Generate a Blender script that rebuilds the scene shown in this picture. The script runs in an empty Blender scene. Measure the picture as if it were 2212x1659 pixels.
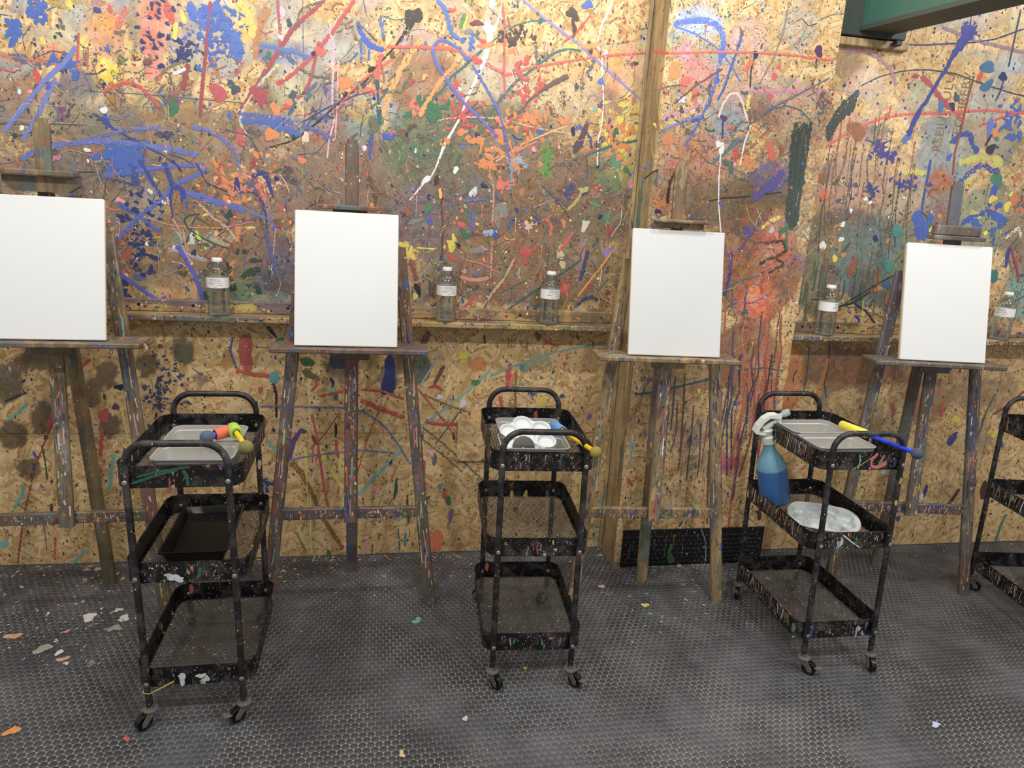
import bpy, math, random
import numpy as np
from mathutils import Vector, Matrix
random.seed(7); rng = np.random.default_rng(7)
PI = math.pi
S = bpy.context.scene
COL = S.collection

# ---------------------------------------------------------------- camera
FPX, PITCH, ROLL, YAW, CH, CD = 1548.418, 0.25322, 0.05874, 0.18798, 1.4618, 2.7427
_cp, _sp, _cy, _sy = math.cos(PITCH), math.sin(PITCH), math.cos(YAW), math.sin(YAW)
C0 = np.array([0., -CD, CH])
_fw = np.array([_sy*_cp, _cy*_cp, -_sp]); _rt = np.array([_cy, -_sy, 0.]); _up = np.cross(_rt, _fw)
RV = math.cos(ROLL)*_rt + math.sin(ROLL)*_up; UV = -math.sin(ROLL)*_rt + math.cos(ROLL)*_up
cam = bpy.data.cameras.new('camera'); co = bpy.data.objects.new('camera', cam); COL.objects.link(co)
cam.sensor_width = 36; cam.lens = FPX/2212*36; cam.clip_start = .02
co.matrix_world = Matrix(((RV[0], UV[0], -_fw[0], C0[0]), (RV[1], UV[1], -_fw[1], C0[1]), (RV[2], UV[2], -_fw[2], C0[2]), (0, 0, 0, 1)))
S.camera = co
def ray(x, y): return _fw + RV*(x-1106)/FPX - UV*(y-829.5)/FPX
def aty(x, y, yy=0.): d = ray(x, y); return C0 + d*((yy-C0[1])/d[1])
def atz(x, y, zz=0.): d = ray(x, y); return C0 + d*((zz-C0[2])/d[2])
def topx(P):
    d = np.asarray(P, float)-C0; z = d@_fw
    return 1106+FPX*(d@RV)/z, 829.5-FPX*(d@UV)/z

# ---------------------------------------------------------------- world, lamps, exposure
S.view_settings.view_transform = 'Standard'; S.view_settings.look = 'None'
S.view_settings.exposure = 0.36; S.view_settings.gamma = 1.0; S.view_settings.use_curve_mapping = False
W = bpy.data.worlds.new('world'); S.world = W; W.use_nodes = True
W.node_tree.nodes['Background'].inputs[0].default_value = (1.0, .985, .96, 1)
W.node_tree.nodes['Background'].inputs[1].default_value = .36
S.cycles.max_bounces = 6; S.cycles.diffuse_bounces = 3; S.cycles.glossy_bounces = 3; S.cycles.transmission_bounces = 4; S.cycles.transparent_max_bounces = 12
def lamp(name, loc, power, radius, color=(1, .98, .945)):
    l = bpy.data.lights.new(name, 'POINT'); l.energy = power; l.shadow_soft_size = radius; l.color = color
    o = bpy.data.objects.new(name, l); COL.objects.link(o); o.location = loc
for i, x in enumerate((-1.15, .05, 1.2, 2.5)):
    lamp('ceiling_lamp', (x, -.95, 2.75), 25, .045)
for i, x in enumerate((-.9, .9, 2.7)):
    lamp('ceiling_lamp', (x, -2.35, 2.9), 56, .06)

# ---------------------------------------------------------------- helpers
def lin(c):
    return tuple(((v/255)/12.92 if v/255 <= .04045 else ((v/255+.055)/1.055)**2.4) for v in c[:3]) + (1.,)
class MB:
    def __init__(s): s.v = []; s.f = []; s.m = []; s.c = None
    def add(s, vs, fs, mi=0):
        o = len(s.v); s.v += [tuple(map(float, v)) for v in vs]; s.f += [tuple(i+o for i in f) for f in fs]; s.m += [mi]*len(fs); return s
    def box(s, x0, x1, y0, y1, z0, z1, mi=0):
        return s.add([(x0,y0,z0),(x1,y0,z0),(x1,y1,z0),(x0,y1,z0),(x0,y0,z1),(x1,y0,z1),(x1,y1,z1),(x0,y1,z1)],
                     [(0,3,2,1),(4,5,6,7),(0,1,5,4),(1,2,6,5),(2,3,7,6),(3,0,4,7)], mi)
    def bbox(s, x0, x1, y0, y1, z0, z1, b=.003, mi=0):   # chamfered box
        v = []; 
        for zx, ins in ((z0, b), (z0+b, 0), (z1-b, 0), (z1, b)):
            i = ins
            for (x, y, dx, dy) in ((x0,y0,1,0),(x0,y0,0,1)): pass
            v += [(x0+b+i*0, y0+i, zx), (x1-b, y0+i, zx), (x1-i, y0+b, zx), (x1-i, y1-b, zx), (x1-b, y1-i, zx), (x0+b, y1-i, zx), (x0+i, y1-b, zx), (x0+i, y0+b, zx)]
        f = [tuple(reversed(range(8))), tuple(range(24, 32))]
        for k in range(3):
            for j in range(8): f.append((k*8+j, k*8+(j+1) % 8, k*8+8+(j+1) % 8, k*8+8+j))
        return s.add(v, f, mi)
    def beam(s, a, b, w, t, up=(0, 1, 0), mi=0, ch=.003):  # rectangular bar from a to b; t measured along 'up', w across; ends square, edges chamfered
        a = Vector(a); b = Vector(b); d = (b-a).normalized(); u = Vector(up); u = (u-d*u.dot(d)).normalized(); r = d.cross(u)
        prof = [(-w/2+ch, -t/2), (w/2-ch, -t/2), (w/2, -t/2+ch), (w/2, t/2-ch), (w/2-ch, t/2), (-w/2+ch, t/2), (-w/2, t/2-ch), (-w/2, -t/2+ch)]
        v = [tuple(p+r*x+u*y) for p in (a, b) for x, y in prof]
        return s.add(v, [tuple(reversed(range(8))), tuple(range(8, 16))]+[(j, (j+1) % 8, 8+(j+1) % 8, 8+j) for j in range(8)], mi)
    def tube(s, pts, r, n=10, mi=0, cap=True):
        pts = [Vector(p) for p in pts]; rs = r if isinstance(r, (list, tuple)) else [r]*len(pts)
        v = []; prev = None
        for i, p in enumerate(pts):
            d = (pts[min(i+1, len(pts)-1)]-pts[max(i-1, 0)]).normalized()
            if prev is None: u = d.orthogonal().normalized()
            else: u = (prev-d*prev.dot(d)).normalized()
            prev = u; w = d.cross(u)
            for k in range(n):
                a = 2*PI*k/n; v.append(tuple(p+(u*math.cos(a)+w*math.sin(a))*rs[i]))
        f = [(i*n+k, i*n+(k+1) % n, (i+1)*n+(k+1) % n, (i+1)*n+k) for i in range(len(pts)-1) for k in range(n)]
        if cap: f += [tuple(reversed(range(n))), tuple(range((len(pts)-1)*n, len(pts)*n))]
        return s.add(v, f, mi)
    def lathe(s, prof, n=24, c=(0, 0, 0), M=None, mi=0, close=True):
        v = []
        for r, z in prof:
            for k in range(n):
                a = 2*PI*k/n; p = Vector((r*math.cos(a), r*math.sin(a), z))
                if M is not None: p = M @ p
                v.append(tuple(p+Vector(c)))
        m = len(prof)
        f = [(i*n+k, i*n+(k+1) % n, (i+1)*n+(k+1) % n, (i+1)*n+k) for i in range(m-1) for k in range(n)]
        if close: f += [tuple(reversed(range(n))), tuple(range((m-1)*n, m*n))]
        return s.add(v, f, mi)
    def extrude(s, poly, y0, y1, mi=0):  # polygon in xz
        n = len(poly); v = [(x, y0, z) for x, z in poly]+[(x, y1, z) for x, z in poly]
        return s.add(v, [tuple(range(n)), tuple(reversed(range(n, 2*n)))]+[((j+1) % n, j, n+j, n+(j+1) % n) for j in range(n)], mi)
    def mesh(s, name, mats, smooth=False):
        me = bpy.data.meshes.new(name); me.from_pydata(s.v, [], s.f)
        for m in (mats if isinstance(mats, (list, tuple)) else [mats]): me.materials.append(m)
        if any(s.m): me.polygons.foreach_set('material_index', s.m)
        if s.c is not None:
            a = me.color_attributes.new('col', 'FLOAT_COLOR', 'POINT'); a.data.foreach_set('color', np.array(s.c, np.float32).ravel())
        if smooth:
            me.polygons.foreach_set('use_smooth', [True]*len(me.polygons))
            if smooth != 'all': me.set_sharp_from_angle(angle=math.radians(smooth if smooth is not True else 40))
        me.update(); return me
def link(name, data, parent=None, loc=None, rot=None):
    o = bpy.data.objects.new(name, data); COL.objects.link(o)
    if parent: o.parent = parent
    if loc is not None: o.location = loc
    if rot is not None: o.rotation_euler = rot
    return o
def tag(o, label=None, cat=None, group=None, kind=None):
    for k, v in (('label', label), ('category', cat), ('group', group), ('kind', kind)):
        if v: o[k] = v
    return o
def thing(name, label, cat, loc=(0, 0, 0), rz=0, group=None):
    return tag(link(name, None, None, loc, (0, 0, rz)), label, cat, group)
def part(name, mb, mat, parent, smooth=False, loc=None, rot=None, kind=None, label=None):
    return tag(link(name, mb.mesh(name, mat, smooth), parent, loc, rot), label=label, kind=kind)

# ---------------------------------------------------------------- materials
class NT:
    def __init__(s, name):
        s.m = bpy.data.materials.new(name); s.m.use_nodes = True; s.t = s.m.node_tree; s.b = s.t.nodes['Principled BSDF']; s.out = s.t.nodes['Material Output']
        s._tc = None
    def n(s, typ, ins=None, **kw):
        nd = s.t.nodes.new(typ)
        for k, v in kw.items(): setattr(nd, k, v)
        for k, v in (ins or {}).items():
            if isinstance(v, bpy.types.NodeSocket): s.t.links.new(v, nd.inputs[k])
            else: nd.inputs[k].default_value = v
        return nd
    def tc(s):
        if s._tc is None: s._tc = s.n('ShaderNodeTexCoord').outputs['Object']
        return s._tc
    def map(s, scale=(1, 1, 1), rot=(0, 0, 0), loc=(0, 0, 0), vec=None):
        return s.n('ShaderNodeMapping', {'Vector': vec or s.tc(), 'Scale': scale, 'Rotation': rot, 'Location': loc}).outputs[0]
    def noise(s, scale, detail=3, vec=None, rough=.55, col=False):
        nd = s.n('ShaderNodeTexNoise', {'Vector': vec or s.tc(), 'Scale': scale, 'Detail': detail, 'Roughness': rough})
        return nd.outputs['Color' if col else 'Fac']
    def vor(s, scale, vec=None, rand=1.0):
        return s.n('ShaderNodeTexVoronoi', {'Vector': vec or s.tc(), 'Scale': scale, 'Randomness': rand})
    def math(s, op, a, b=None, c=None, clamp=False):
        i = {0: a}
        if b is not None: i[1] = b
        if c is not None: i[2] = c
        return s.n('ShaderNodeMath', i, operation=op, use_clamp=clamp).outputs[0]
    def step(s, v, lo, hi): return s.n('ShaderNodeMapRange', {0: v, 1: lo, 2: hi, 3: 0., 4: 1.}, interpolation_type='SMOOTHSTEP').outputs[0]
    def mix(s, f, a, b):
        nd = s.n('ShaderNodeMix', data_type='RGBA')
        for idx, v in ((0, f), (6, a), (7, b)):
            if isinstance(v, bpy.types.NodeSocket): s.t.links.new(v, nd.inputs[idx])
            else: nd.inputs[idx].default_value = v
        return nd.outputs[2]
    def ramp(s, f, stops, interp='LINEAR'):
        nd = s.n('ShaderNodeValToRGB', {0: f}); cr = nd.color_ramp; cr.interpolation = interp
        while len(cr.elements) < len(stops): cr.elements.new(.5)
        for e, (p, c) in zip(cr.elements, stops): e.position = p; e.color = c
        return nd.outputs[0]
    def pal(s, f, cols): return s.ramp(f, [(i/len(cols), lin(c)) for i, c in enumerate(cols)], 'CONSTANT')
    def sep(s, c): return s.n('ShaderNodeSeparateColor', {0: c}).outputs
    def bump(s, h, strength=.3, dist=.002):
        s.t.links.new(s.n('ShaderNodeBump', {'Height': h, 'Strength': strength, 'Distance': dist}).outputs[0], s.b.inputs['Normal'])
    def set(s, **kw):
        for k, v in kw.items():
            k = k.replace('_', ' ')
            if isinstance(v, bpy.types.NodeSocket): s.t.links.new(v, s.b.inputs[k])
            else: s.b.inputs[k].default_value = v
        return s
    def speck(s, base, scale, dens, size, cols, vec=None, jag=.35):
        """layer of random paint specks over colour 'base'"""
        vec = vec or s.tc()
        wv = s.n('ShaderNodeVectorMath', {0: vec, 1: s.n('ShaderNodeVectorMath', {0: s.noise(scale*2.2, 1, vec, col=True), 'Scale': jag/scale}, operation='SCALE').outputs[0]}, operation='ADD').outputs[0]
        v = s.vor(scale, wv); r = s.sep(v.outputs['Color'])
        lim = s.math('MULTIPLY', r[1], size)
        on = s.math('MULTIPLY', s.math('LESS_THAN', v.outputs['Distance'], lim), s.math('LESS_THAN', r[2], dens))
        return s.mix(on, base, s.pal(r[0], cols)), on
BLUE=(52,92,178); NAVY=(40,50,110); LAV=(96,108,190); RED=(205,62,48); CRIM=(165,52,62); ORNG=(222,128,48); YEL=(232,205,62); GRN=(62,118,82); DGRN=(55,80,68)
TEAL=(62,118,122); TURQ=(112,186,176); BRN=(120,88,58); DBRN=(82,62,48); WHT=(236,232,228); PINK=(226,150,160); PEACH=(224,172,128); PURP=(98,72,132); SLATE=(80,90,108); CORAL=(222,105,80); GREY=(140,136,128)
ALLC = [BLUE, NAVY, RED, ORNG, YEL, GRN, TEAL, BRN, WHT, PINK, PEACH, PURP, SLATE, CORAL, DGRN, CRIM]

MUTED = [(96,110,140),(66,72,104),(160,80,66),(186,128,76),(196,176,96),(92,118,96),(90,120,122),(124,98,72),(206,198,186),(196,150,150),(204,166,132),(110,90,124),(92,98,110),(186,112,90),(78,92,82),(140,76,78)]
def osb_material():
    k = NT('osb_painted')
    # wood strands: flakes lying three ways, chosen by a coarse cell pattern
    pick = k.sep(k.vor(30).outputs['Color'])[0]
    fl = None
    for i, a in enumerate((.35, 1.25, 2.45)):
        v = k.vor(1, k.map((19, 19, 80), vec=k.map(rot=(0, a, 0))))
        val = k.sep(v.outputs['Color'])[1]
        fl = val if fl is None else k.mix(k.math('GREATER_THAN', pick, .33*i), fl, val)
    n2 = k.noise(75, 2, rough=.6)
    g = k.math('ADD', k.math('MULTIPLY', fl, .55), k.math('MULTIPLY', n2, .45))
    wood = k.ramp(g, [(.10, lin((164, 124, 76))), (.40, lin((204, 168, 116))), (.62, lin((218, 186, 136))), (.92, lin((236, 212, 168)))])
    dark = k.vor(150, k.map((1, 1, .5), vec=k.map(rot=(0, .6, 0)))); dr = k.sep(dark.outputs['Color'])
    wood = k.mix(k.math('MULTIPLY', k.math('LESS_THAN', dark.outputs['Distance'], k.math('MULTIPLY', dr[0], .42)), k.math('LESS_THAN', dr[1], .15)), wood, lin((112, 82, 52)))
    sm = k.n('ShaderNodeAttribute', attribute_name='smear')
    tone = k.n('ShaderNodeAttribute', attribute_name='tone').outputs['Fac']      # how thickly this spot is spattered
    A = sm.outputs['Alpha']
    n1 = k.noise(9, 4, rough=.7)
    cov = k.step(k.math('ADD', A, k.math('ADD', k.math('MULTIPLY', k.math('SUBTRACT', n1, .5), .75), k.math('MULTIPLY', k.math('SUBTRACT', n2, .5), .6))), .33, .67)
    hs = k.sep(k.noise(16, 3, col=True, rough=.65))
    var = k.n('ShaderNodeHueSaturation', {'Hue': k.math('ADD', .5, k.math('MULTIPLY', k.math('SUBTRACT', hs[0], .5), .14)), 'Saturation': k.math('ADD', .45, k.math('MULTIPLY', hs[1], .9)),
              'Value': k.math('ADD', .58, k.math('MULTIPLY', k.math('ADD', hs[2], k.math('MULTIPLY', k.math('SUBTRACT', fl, .5), .25)), .9)), 'Fac': 1., 'Color': sm.outputs['Color']}).outputs[0]
    c2 = k.mix(k.math('MULTIPLY', cov, .9), wood, var)
    dens = k.math('ADD', .03, k.math('MULTIPLY', tone, k.math('MULTIPLY', n1, .62)))
    c3, on1 = k.speck(c2, 190, dens, .46, [NAVY, SLATE, BRN, DBRN, BLUE, DGRN, CRIM, BRN, TEAL, DBRN, NAVY, PEACH])
    c4, on2 = k.speck(c3, 85, k.math('MULTIPLY', dens, .75), .44, [NAVY, BLUE, BRN, RED, DGRN, ORNG, SLATE, TEAL, DBRN, CRIM, PEACH, BRN], vec=k.map((1, 1, .75), loc=(3, 1, 2)))
    k.set(Base_Color=c4, Roughness=.58, Specular_IOR_Level=.35)
    k.bump(k.noise(75, 2, rough=.6), .45, .0014)
    return k.m
def paint_material():
    k = NT('paint'); a = k.n('ShaderNodeVertexColor', layer_name='col')
    n = k.noise(60, 3); c = k.n('ShaderNodeHueSaturation', {'Saturation': .88, 'Value': k.math('ADD', .74, k.math('MULTIPLY', n, .36)), 'Color': a.outputs[0]}).outputs[0]
    keep = k.math('GREATER_THAN', k.noise(135, 3, rough=.65), k.math('SUBTRACT', 1., a.outputs[1]))
    k.set(Base_Color=c, Roughness=.45, Alpha=keep); return k.m
def simple(name, rgb, rough=.5, metal=0., bump=None, var=0., **kw):
    k = NT(name); c = lin(rgb)
    n = k.noise(18, 4)
    k.set(Base_Color=k.n('ShaderNodeHueSaturation', {'Value': k.math('ADD', 1-var/2, k.math('MULTIPLY', n, var)), 'Color': c}).outputs[0], Roughness=rough, Metallic=metal, **kw)
    if bump: k.bump(k.noise(bump[0], 2), bump[1], .001)
    return k.m
def painted_wood(name, woodrgb, amount, cols, seed, stretch=6., axis=2, mud=.6):
    k = NT(name); rnd = k.n('ShaderNodeObjectInfo').outputs['Random']
    vec = k.n('ShaderNodeVectorMath', {0: k.tc(), 1: k.n('ShaderNodeCombineXYZ', {0: k.math('MULTIPLY', rnd, 7.), 1: seed, 2: k.math('MULTIPLY', rnd, 31.)}).outputs[0]}, operation='ADD').outputs[0]
    def sc(a, b): return tuple(b if i == axis else a for i in range(3))
    gr = k.noise(1, 3, k.map(sc(60, 5), vec=vec)); c = k.ramp(gr, [(.3, lin(tuple(int(v*.68) for v in woodrgb))), (.7, lin(woodrgb))])
    big = k.vor(1, k.n('ShaderNodeVectorMath', {0: k.map(sc(24, 5), vec=vec), 1: k.noise(24, 2, vec, col=True)}, operation='ADD').outputs[0]); r = k.sep(big.outputs['Color'])
    c = k.mix(k.math('MULTIPLY', k.math('LESS_THAN', r[1], amount), .7), c, k.pal(r[0], cols))
    gm = k.step(k.noise(9, 3, vec), .40, .62); c = k.mix(k.math('MULTIPLY', gm, mud), c, lin((84, 74, 66)))
    c, o1 = k.speck(c, 1, amount*.55, .55, cols, vec=k.map(sc(75, 75/stretch*2), vec=vec))
    c, o2 = k.speck(c, 1, amount*.5, .48, MUTED, vec=k.map(sc(190, 190/stretch*2.4), vec=vec))
    k.set(Base_Color=c, Roughness=.55); k.bump(gr, .4, .0015); return k.m
def cart_material(name, base, dens, rough=.42):
    k = NT(name); rnd = k.n('ShaderNodeObjectInfo').outputs['Random']
    vec = k.n('ShaderNodeVectorMath', {0: k.tc(), 1: k.n('ShaderNodeCombineXYZ', {0: k.math('MULTIPLY', rnd, 9.), 1: k.math('MULTIPLY', rnd, 3.), 2: rnd}).outputs[0]}, operation='ADD').outputs[0]
    sc = k.step(k.noise(22, 4, vec, .7), .45, .72); c = k.mix(k.math('MULTIPLY', sc, .7), lin(base), lin((100, 94, 90)))
    tint = k.pal(k.sep(k.vor(14, vec).outputs['Color'])[0], [(40,40,44), (60,44,48), (36,52,48), (38,44,66), (58,50,40), (44,42,42)]); c = k.mix(k.math('MULTIPLY', sc, .4), c, tint)
    c, o1 = k.speck(c, 1, dens*.4, .5, MUTED, vec=k.map((60, 60, 26), vec=vec))
    c, o2 = k.speck(c, 1, dens, .34, [PEACH, WHT, GREY, (170,140,110), (150,110,90), (96,110,150), (80,120,100), PEACH, (200,190,180), GREY, GREY, (150,90,90)], vec=k.map((210, 210, 140), vec=vec))
    k.set(Base_Color=c, Roughness=k.math('ADD', rough, k.math('MULTIPLY', sc, .25)), Specular_IOR_Level=.4); return k.m
def rubber_material():
    k = NT('rubber_studs'); sc = k.step(k.noise(2.3, 5, rough=.7), .35, .75)
    fine = k.noise(160, 3); c = k.mix(k.math('ADD', k.math('MULTIPLY', sc, .65), k.math('MULTIPLY', fine, .25)), lin((46, 46, 49)), lin((118, 118, 122)))
    k.set(Base_Color=c, Roughness=.5, Specular_IOR_Level=.4); k.bump(fine, .2, .0006); return k.m
def groove_material():
    k = NT('rubber_groove'); a = k.step(k.noise(3.1, 6, rough=.72), .36, .66); b = k.noise(45, 4)
    c = k.mix(k.math('MULTIPLY', k.math('ADD', k.math('MULTIPLY', a, .75), k.math('MULTIPLY', b, .35)), .95), lin((62, 62, 64)), lin((168, 165, 158)))
    k.set(Base_Color=c, Roughness=.75); return k.m
def thin_clear(name, tint, refl=.35, opac=.0):
    k = NT(name); fr = k.n('ShaderNodeLayerWeight', {0: .35}).outputs['Fresnel']
    tr = k.n('ShaderNodeBsdfTransparent', {0: tint}); gl = k.n('ShaderNodeBsdfGlossy', {0: (1, 1, 1, 1), 1: .08})
    mx = k.n('ShaderNodeMixShader', {0: k.math('ADD', k.math('MULTIPLY', fr, refl), opac, clamp=True), 1: tr.outputs[0], 2: gl.outputs[0]})
    k.t.links.new(mx.outputs[0], k.out.inputs[0]); return k.m
M_OSB = osb_material(); M_PAINT = paint_material()
EASELC = [SLATE, BRN, (104,84,66), (96,70,60), (84,92,100), GREY, (104,88,116), (84,100,84), (126,106,84), (130,76,72), (86,112,112), (110,100,104)]
M_EASEL = [painted_wood('easel_wood_olive', (150,130,92), .42, EASELC, 1.), painted_wood('easel_wood_rust', (132,104,84), .55, EASELC+[(176,96,76), (80,100,150)], 2.), painted_wood('easel_wood_pale', (184,158,114), .36, EASELC+[PEACH], 3., mud=.35), painted_wood('easel_wood_grey', (128,120,108), .5, EASELC+[(60,70,110)], 4.)]
M_SHELF = painted_wood('shelf_wood', (200,168,116), .42, EASELC+[PEACH, (196,176,96)], 5., 2., 0, .5)
M_STUD = painted_wood('stud_wood', (206,178,132), .06, [BRN, (196,176,96), TEAL, GREY], 6., 8., mud=.3)
M_CART = cart_material('cart_black_metal', (15, 15, 17), .30); M_TUBE = cart_material('cart_tube', (34, 32, 34), .16, .38)
M_MESH = cart_material('mesh_wire', (92, 82, 68), .55, .5)
M_STEEL = simple('steel_pan', (206, 204, 199), .34, .55, None, .1)
M_CHROME = simple('bolt_steel', (170, 165, 158), .35, .8, None, .3)
M_CANVAS = simple('canvas_white', (225, 225, 224), .8, 0, (420, .18), .02)
M_PINE = simple('stretcher_pine', (214, 182, 132), .7, 0, None, .3)
M_RUB = rubber_material(); M_GRV = groove_material(); M_BLACKRUB = simple('black_rubber', (26, 26, 28), .5, 0, (90, .3), .6)
M_BPLAST = simple('black_plastic', (14, 14, 15), .32, 0, (200, .1), .2)
M_WHITEPL = simple('white_plastic', (216, 222, 222), .18, 0, None, .03)
M_CAP = simple('white_cap', (240, 240, 238), .4); M_LABEL = simple('paper_label', (240, 238, 234), .55); M_INK = simple('black_ink', (40, 40, 44), .6)
M_CLEAR = thin_clear('clear_bottle', (.97, .98, .975, 1), .6, .03); M_WATER = thin_clear('bottle_water', (.95, .97, .955, 1), .3, .01)
def foam(n, rgb): return simple(n, rgb, .85, 0, (260, .35), .15)
def plast(n, rgb): return simple(n, rgb, .35, 0, None, .05)

# ---------------------------------------------------------------- paint splats (flat dried paint lying on a surface)
class Splat:
    """collects dried paint; frame = (origin, u, v, normal) of the surface"""
    def __init__(s, o, u, v, n): s.o, s.u, s.v, s.n = [np.array(q, float) for q in (o, u, v, n)]; s.mb = MB(); s.mb.c = []; s.k = 0; s.base = .0004
    def _off(s): s.k += 1; return s.base+(s.k % 60)*.00002
    def P(s, a, b, h): return s.o+s.u*a+s.v*b+s.n*h
    def _put(s, pts, faces, col):
        s.mb.add(pts, faces); s.mb.c += [col]*len(pts)
    def blob(s, a, b, ra, rb=None, col=RED, rot=0., jag=.18, n=9, th=.0005, wear=.0):
        rb = rb or ra; h = s._off(); c = lin(col)[:3]+(1-wear,); ca, sa = math.cos(rot), math.sin(rot); pts = [s.P(a, b, h+th)]
        ph = [random.uniform(0, 6.28) for _ in range(3)]
        for i in range(n):
            t = 2*PI*i/n; f = 1+jag*(math.sin(2*t+ph[0])+.7*math.sin(3*t+ph[1])+.6*random.uniform(-1, 1))
            x, y = ra*f*math.cos(t), rb*f*math.sin(t); pts.append(s.P(a+x*ca-y*sa, b+x*sa+y*ca, h))
        s._put(pts, [(0, i+1, (i+1) % n+1) for i in range(n)], c)
    def stroke(s, pts, w, col, jag=.25, taper=(.6, .4), step=None, th=.0005, wear=.0):
        """ribbon along points; w width (or list)"""
        P = np.array(pts, float); ws = np.array(w if isinstance(w, (list, tuple)) else [w]*len(P), float)
        seg = np.linalg.norm(np.diff(P, axis=0), axis=1); cum = np.r_[0, np.cumsum(seg)]; L = cum[-1]
        if L < 1e-6: return
        m = int(max(3, min(90, L/(step or max(.4*ws.mean(), .004)))))
        # smooth resample (Catmull-like through cubic on uniform parameter)
        t = np.linspace(0, L, m+1); Q = np.stack([np.interp(t, cum, P[:, i]) for i in (0, 1)], 1); wq = np.interp(t, cum, ws)
        if len(P) > 2:
            for _ in range(max(1, m//10)): Q[1:-1] = (Q[:-2]+2*Q[1:-1]+Q[2:])/4
        d = np.gradient(Q, axis=0); d /= np.maximum(np.linalg.norm(d, axis=1, keepdims=True), 1e-9); nn = np.stack([-d[:, 1], d[:, 0]], 1)
        h = s._off(); c = lin(col)[:3]+(1-wear,); pts3 = []
        for i in range(m+1):
            e = 1.
            if i == 0: e = taper[0]
            if i == m: e = taper[1]
            wl = wq[i]*.5*e*(1+jag*random.uniform(-1, 1)); wr = wq[i]*.5*e*(1+jag*random.uniform(-1, 1))
            for off, hh in ((-wl, h), (0, h+th), (wr, h)): pts3.append(s.P(Q[i, 0]+nn[i, 0]*off, Q[i, 1]+nn[i, 1]*off, hh))
        f = []
        for i in range(m):
            a = 3*i; f += [(a, a+1, a+4, a+3), (a+1, a+2, a+5, a+4)]
        s._put(pts3, f, c)
    def drip(s, a, b, w, L, col):
        s.blob(a, b, w*.9, w*1.1, col); s.stroke([(a, b), (a+random.uniform(-.1, .1)*w, b-L*.5), (a+random.uniform(-.4, .4)*w, b-L)], [w*.9, w*.5, w*.55], col, .15, (1, 1))
    def burst(s, a, b, r, col, n=9):
        s.blob(a, b, r*.5, r*.5, col, jag=.4, n=12)
        for _ in range(n):
            t = random.uniform(0, 6.28); d = r*random.uniform(.4, 1.25); q = r*random.uniform(.05, .2)
            if random.random() < .5: s.stroke([(a, b), (a+d*math.cos(t), b+d*math.sin(t))], [r*.3, r*.08], col, .3)
            s.blob(a+d*math.cos(t)*1.1, b+d*math.sin(t)*1.1, q, q*random.uniform(.7, 1.4), col, t, n=7)
    def build(s, name, parent, label=None):
        if not s.mb.v: return
        return part(name, s.mb, M_PAINT, parent, 'all', kind='stuff', label=label)

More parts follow.
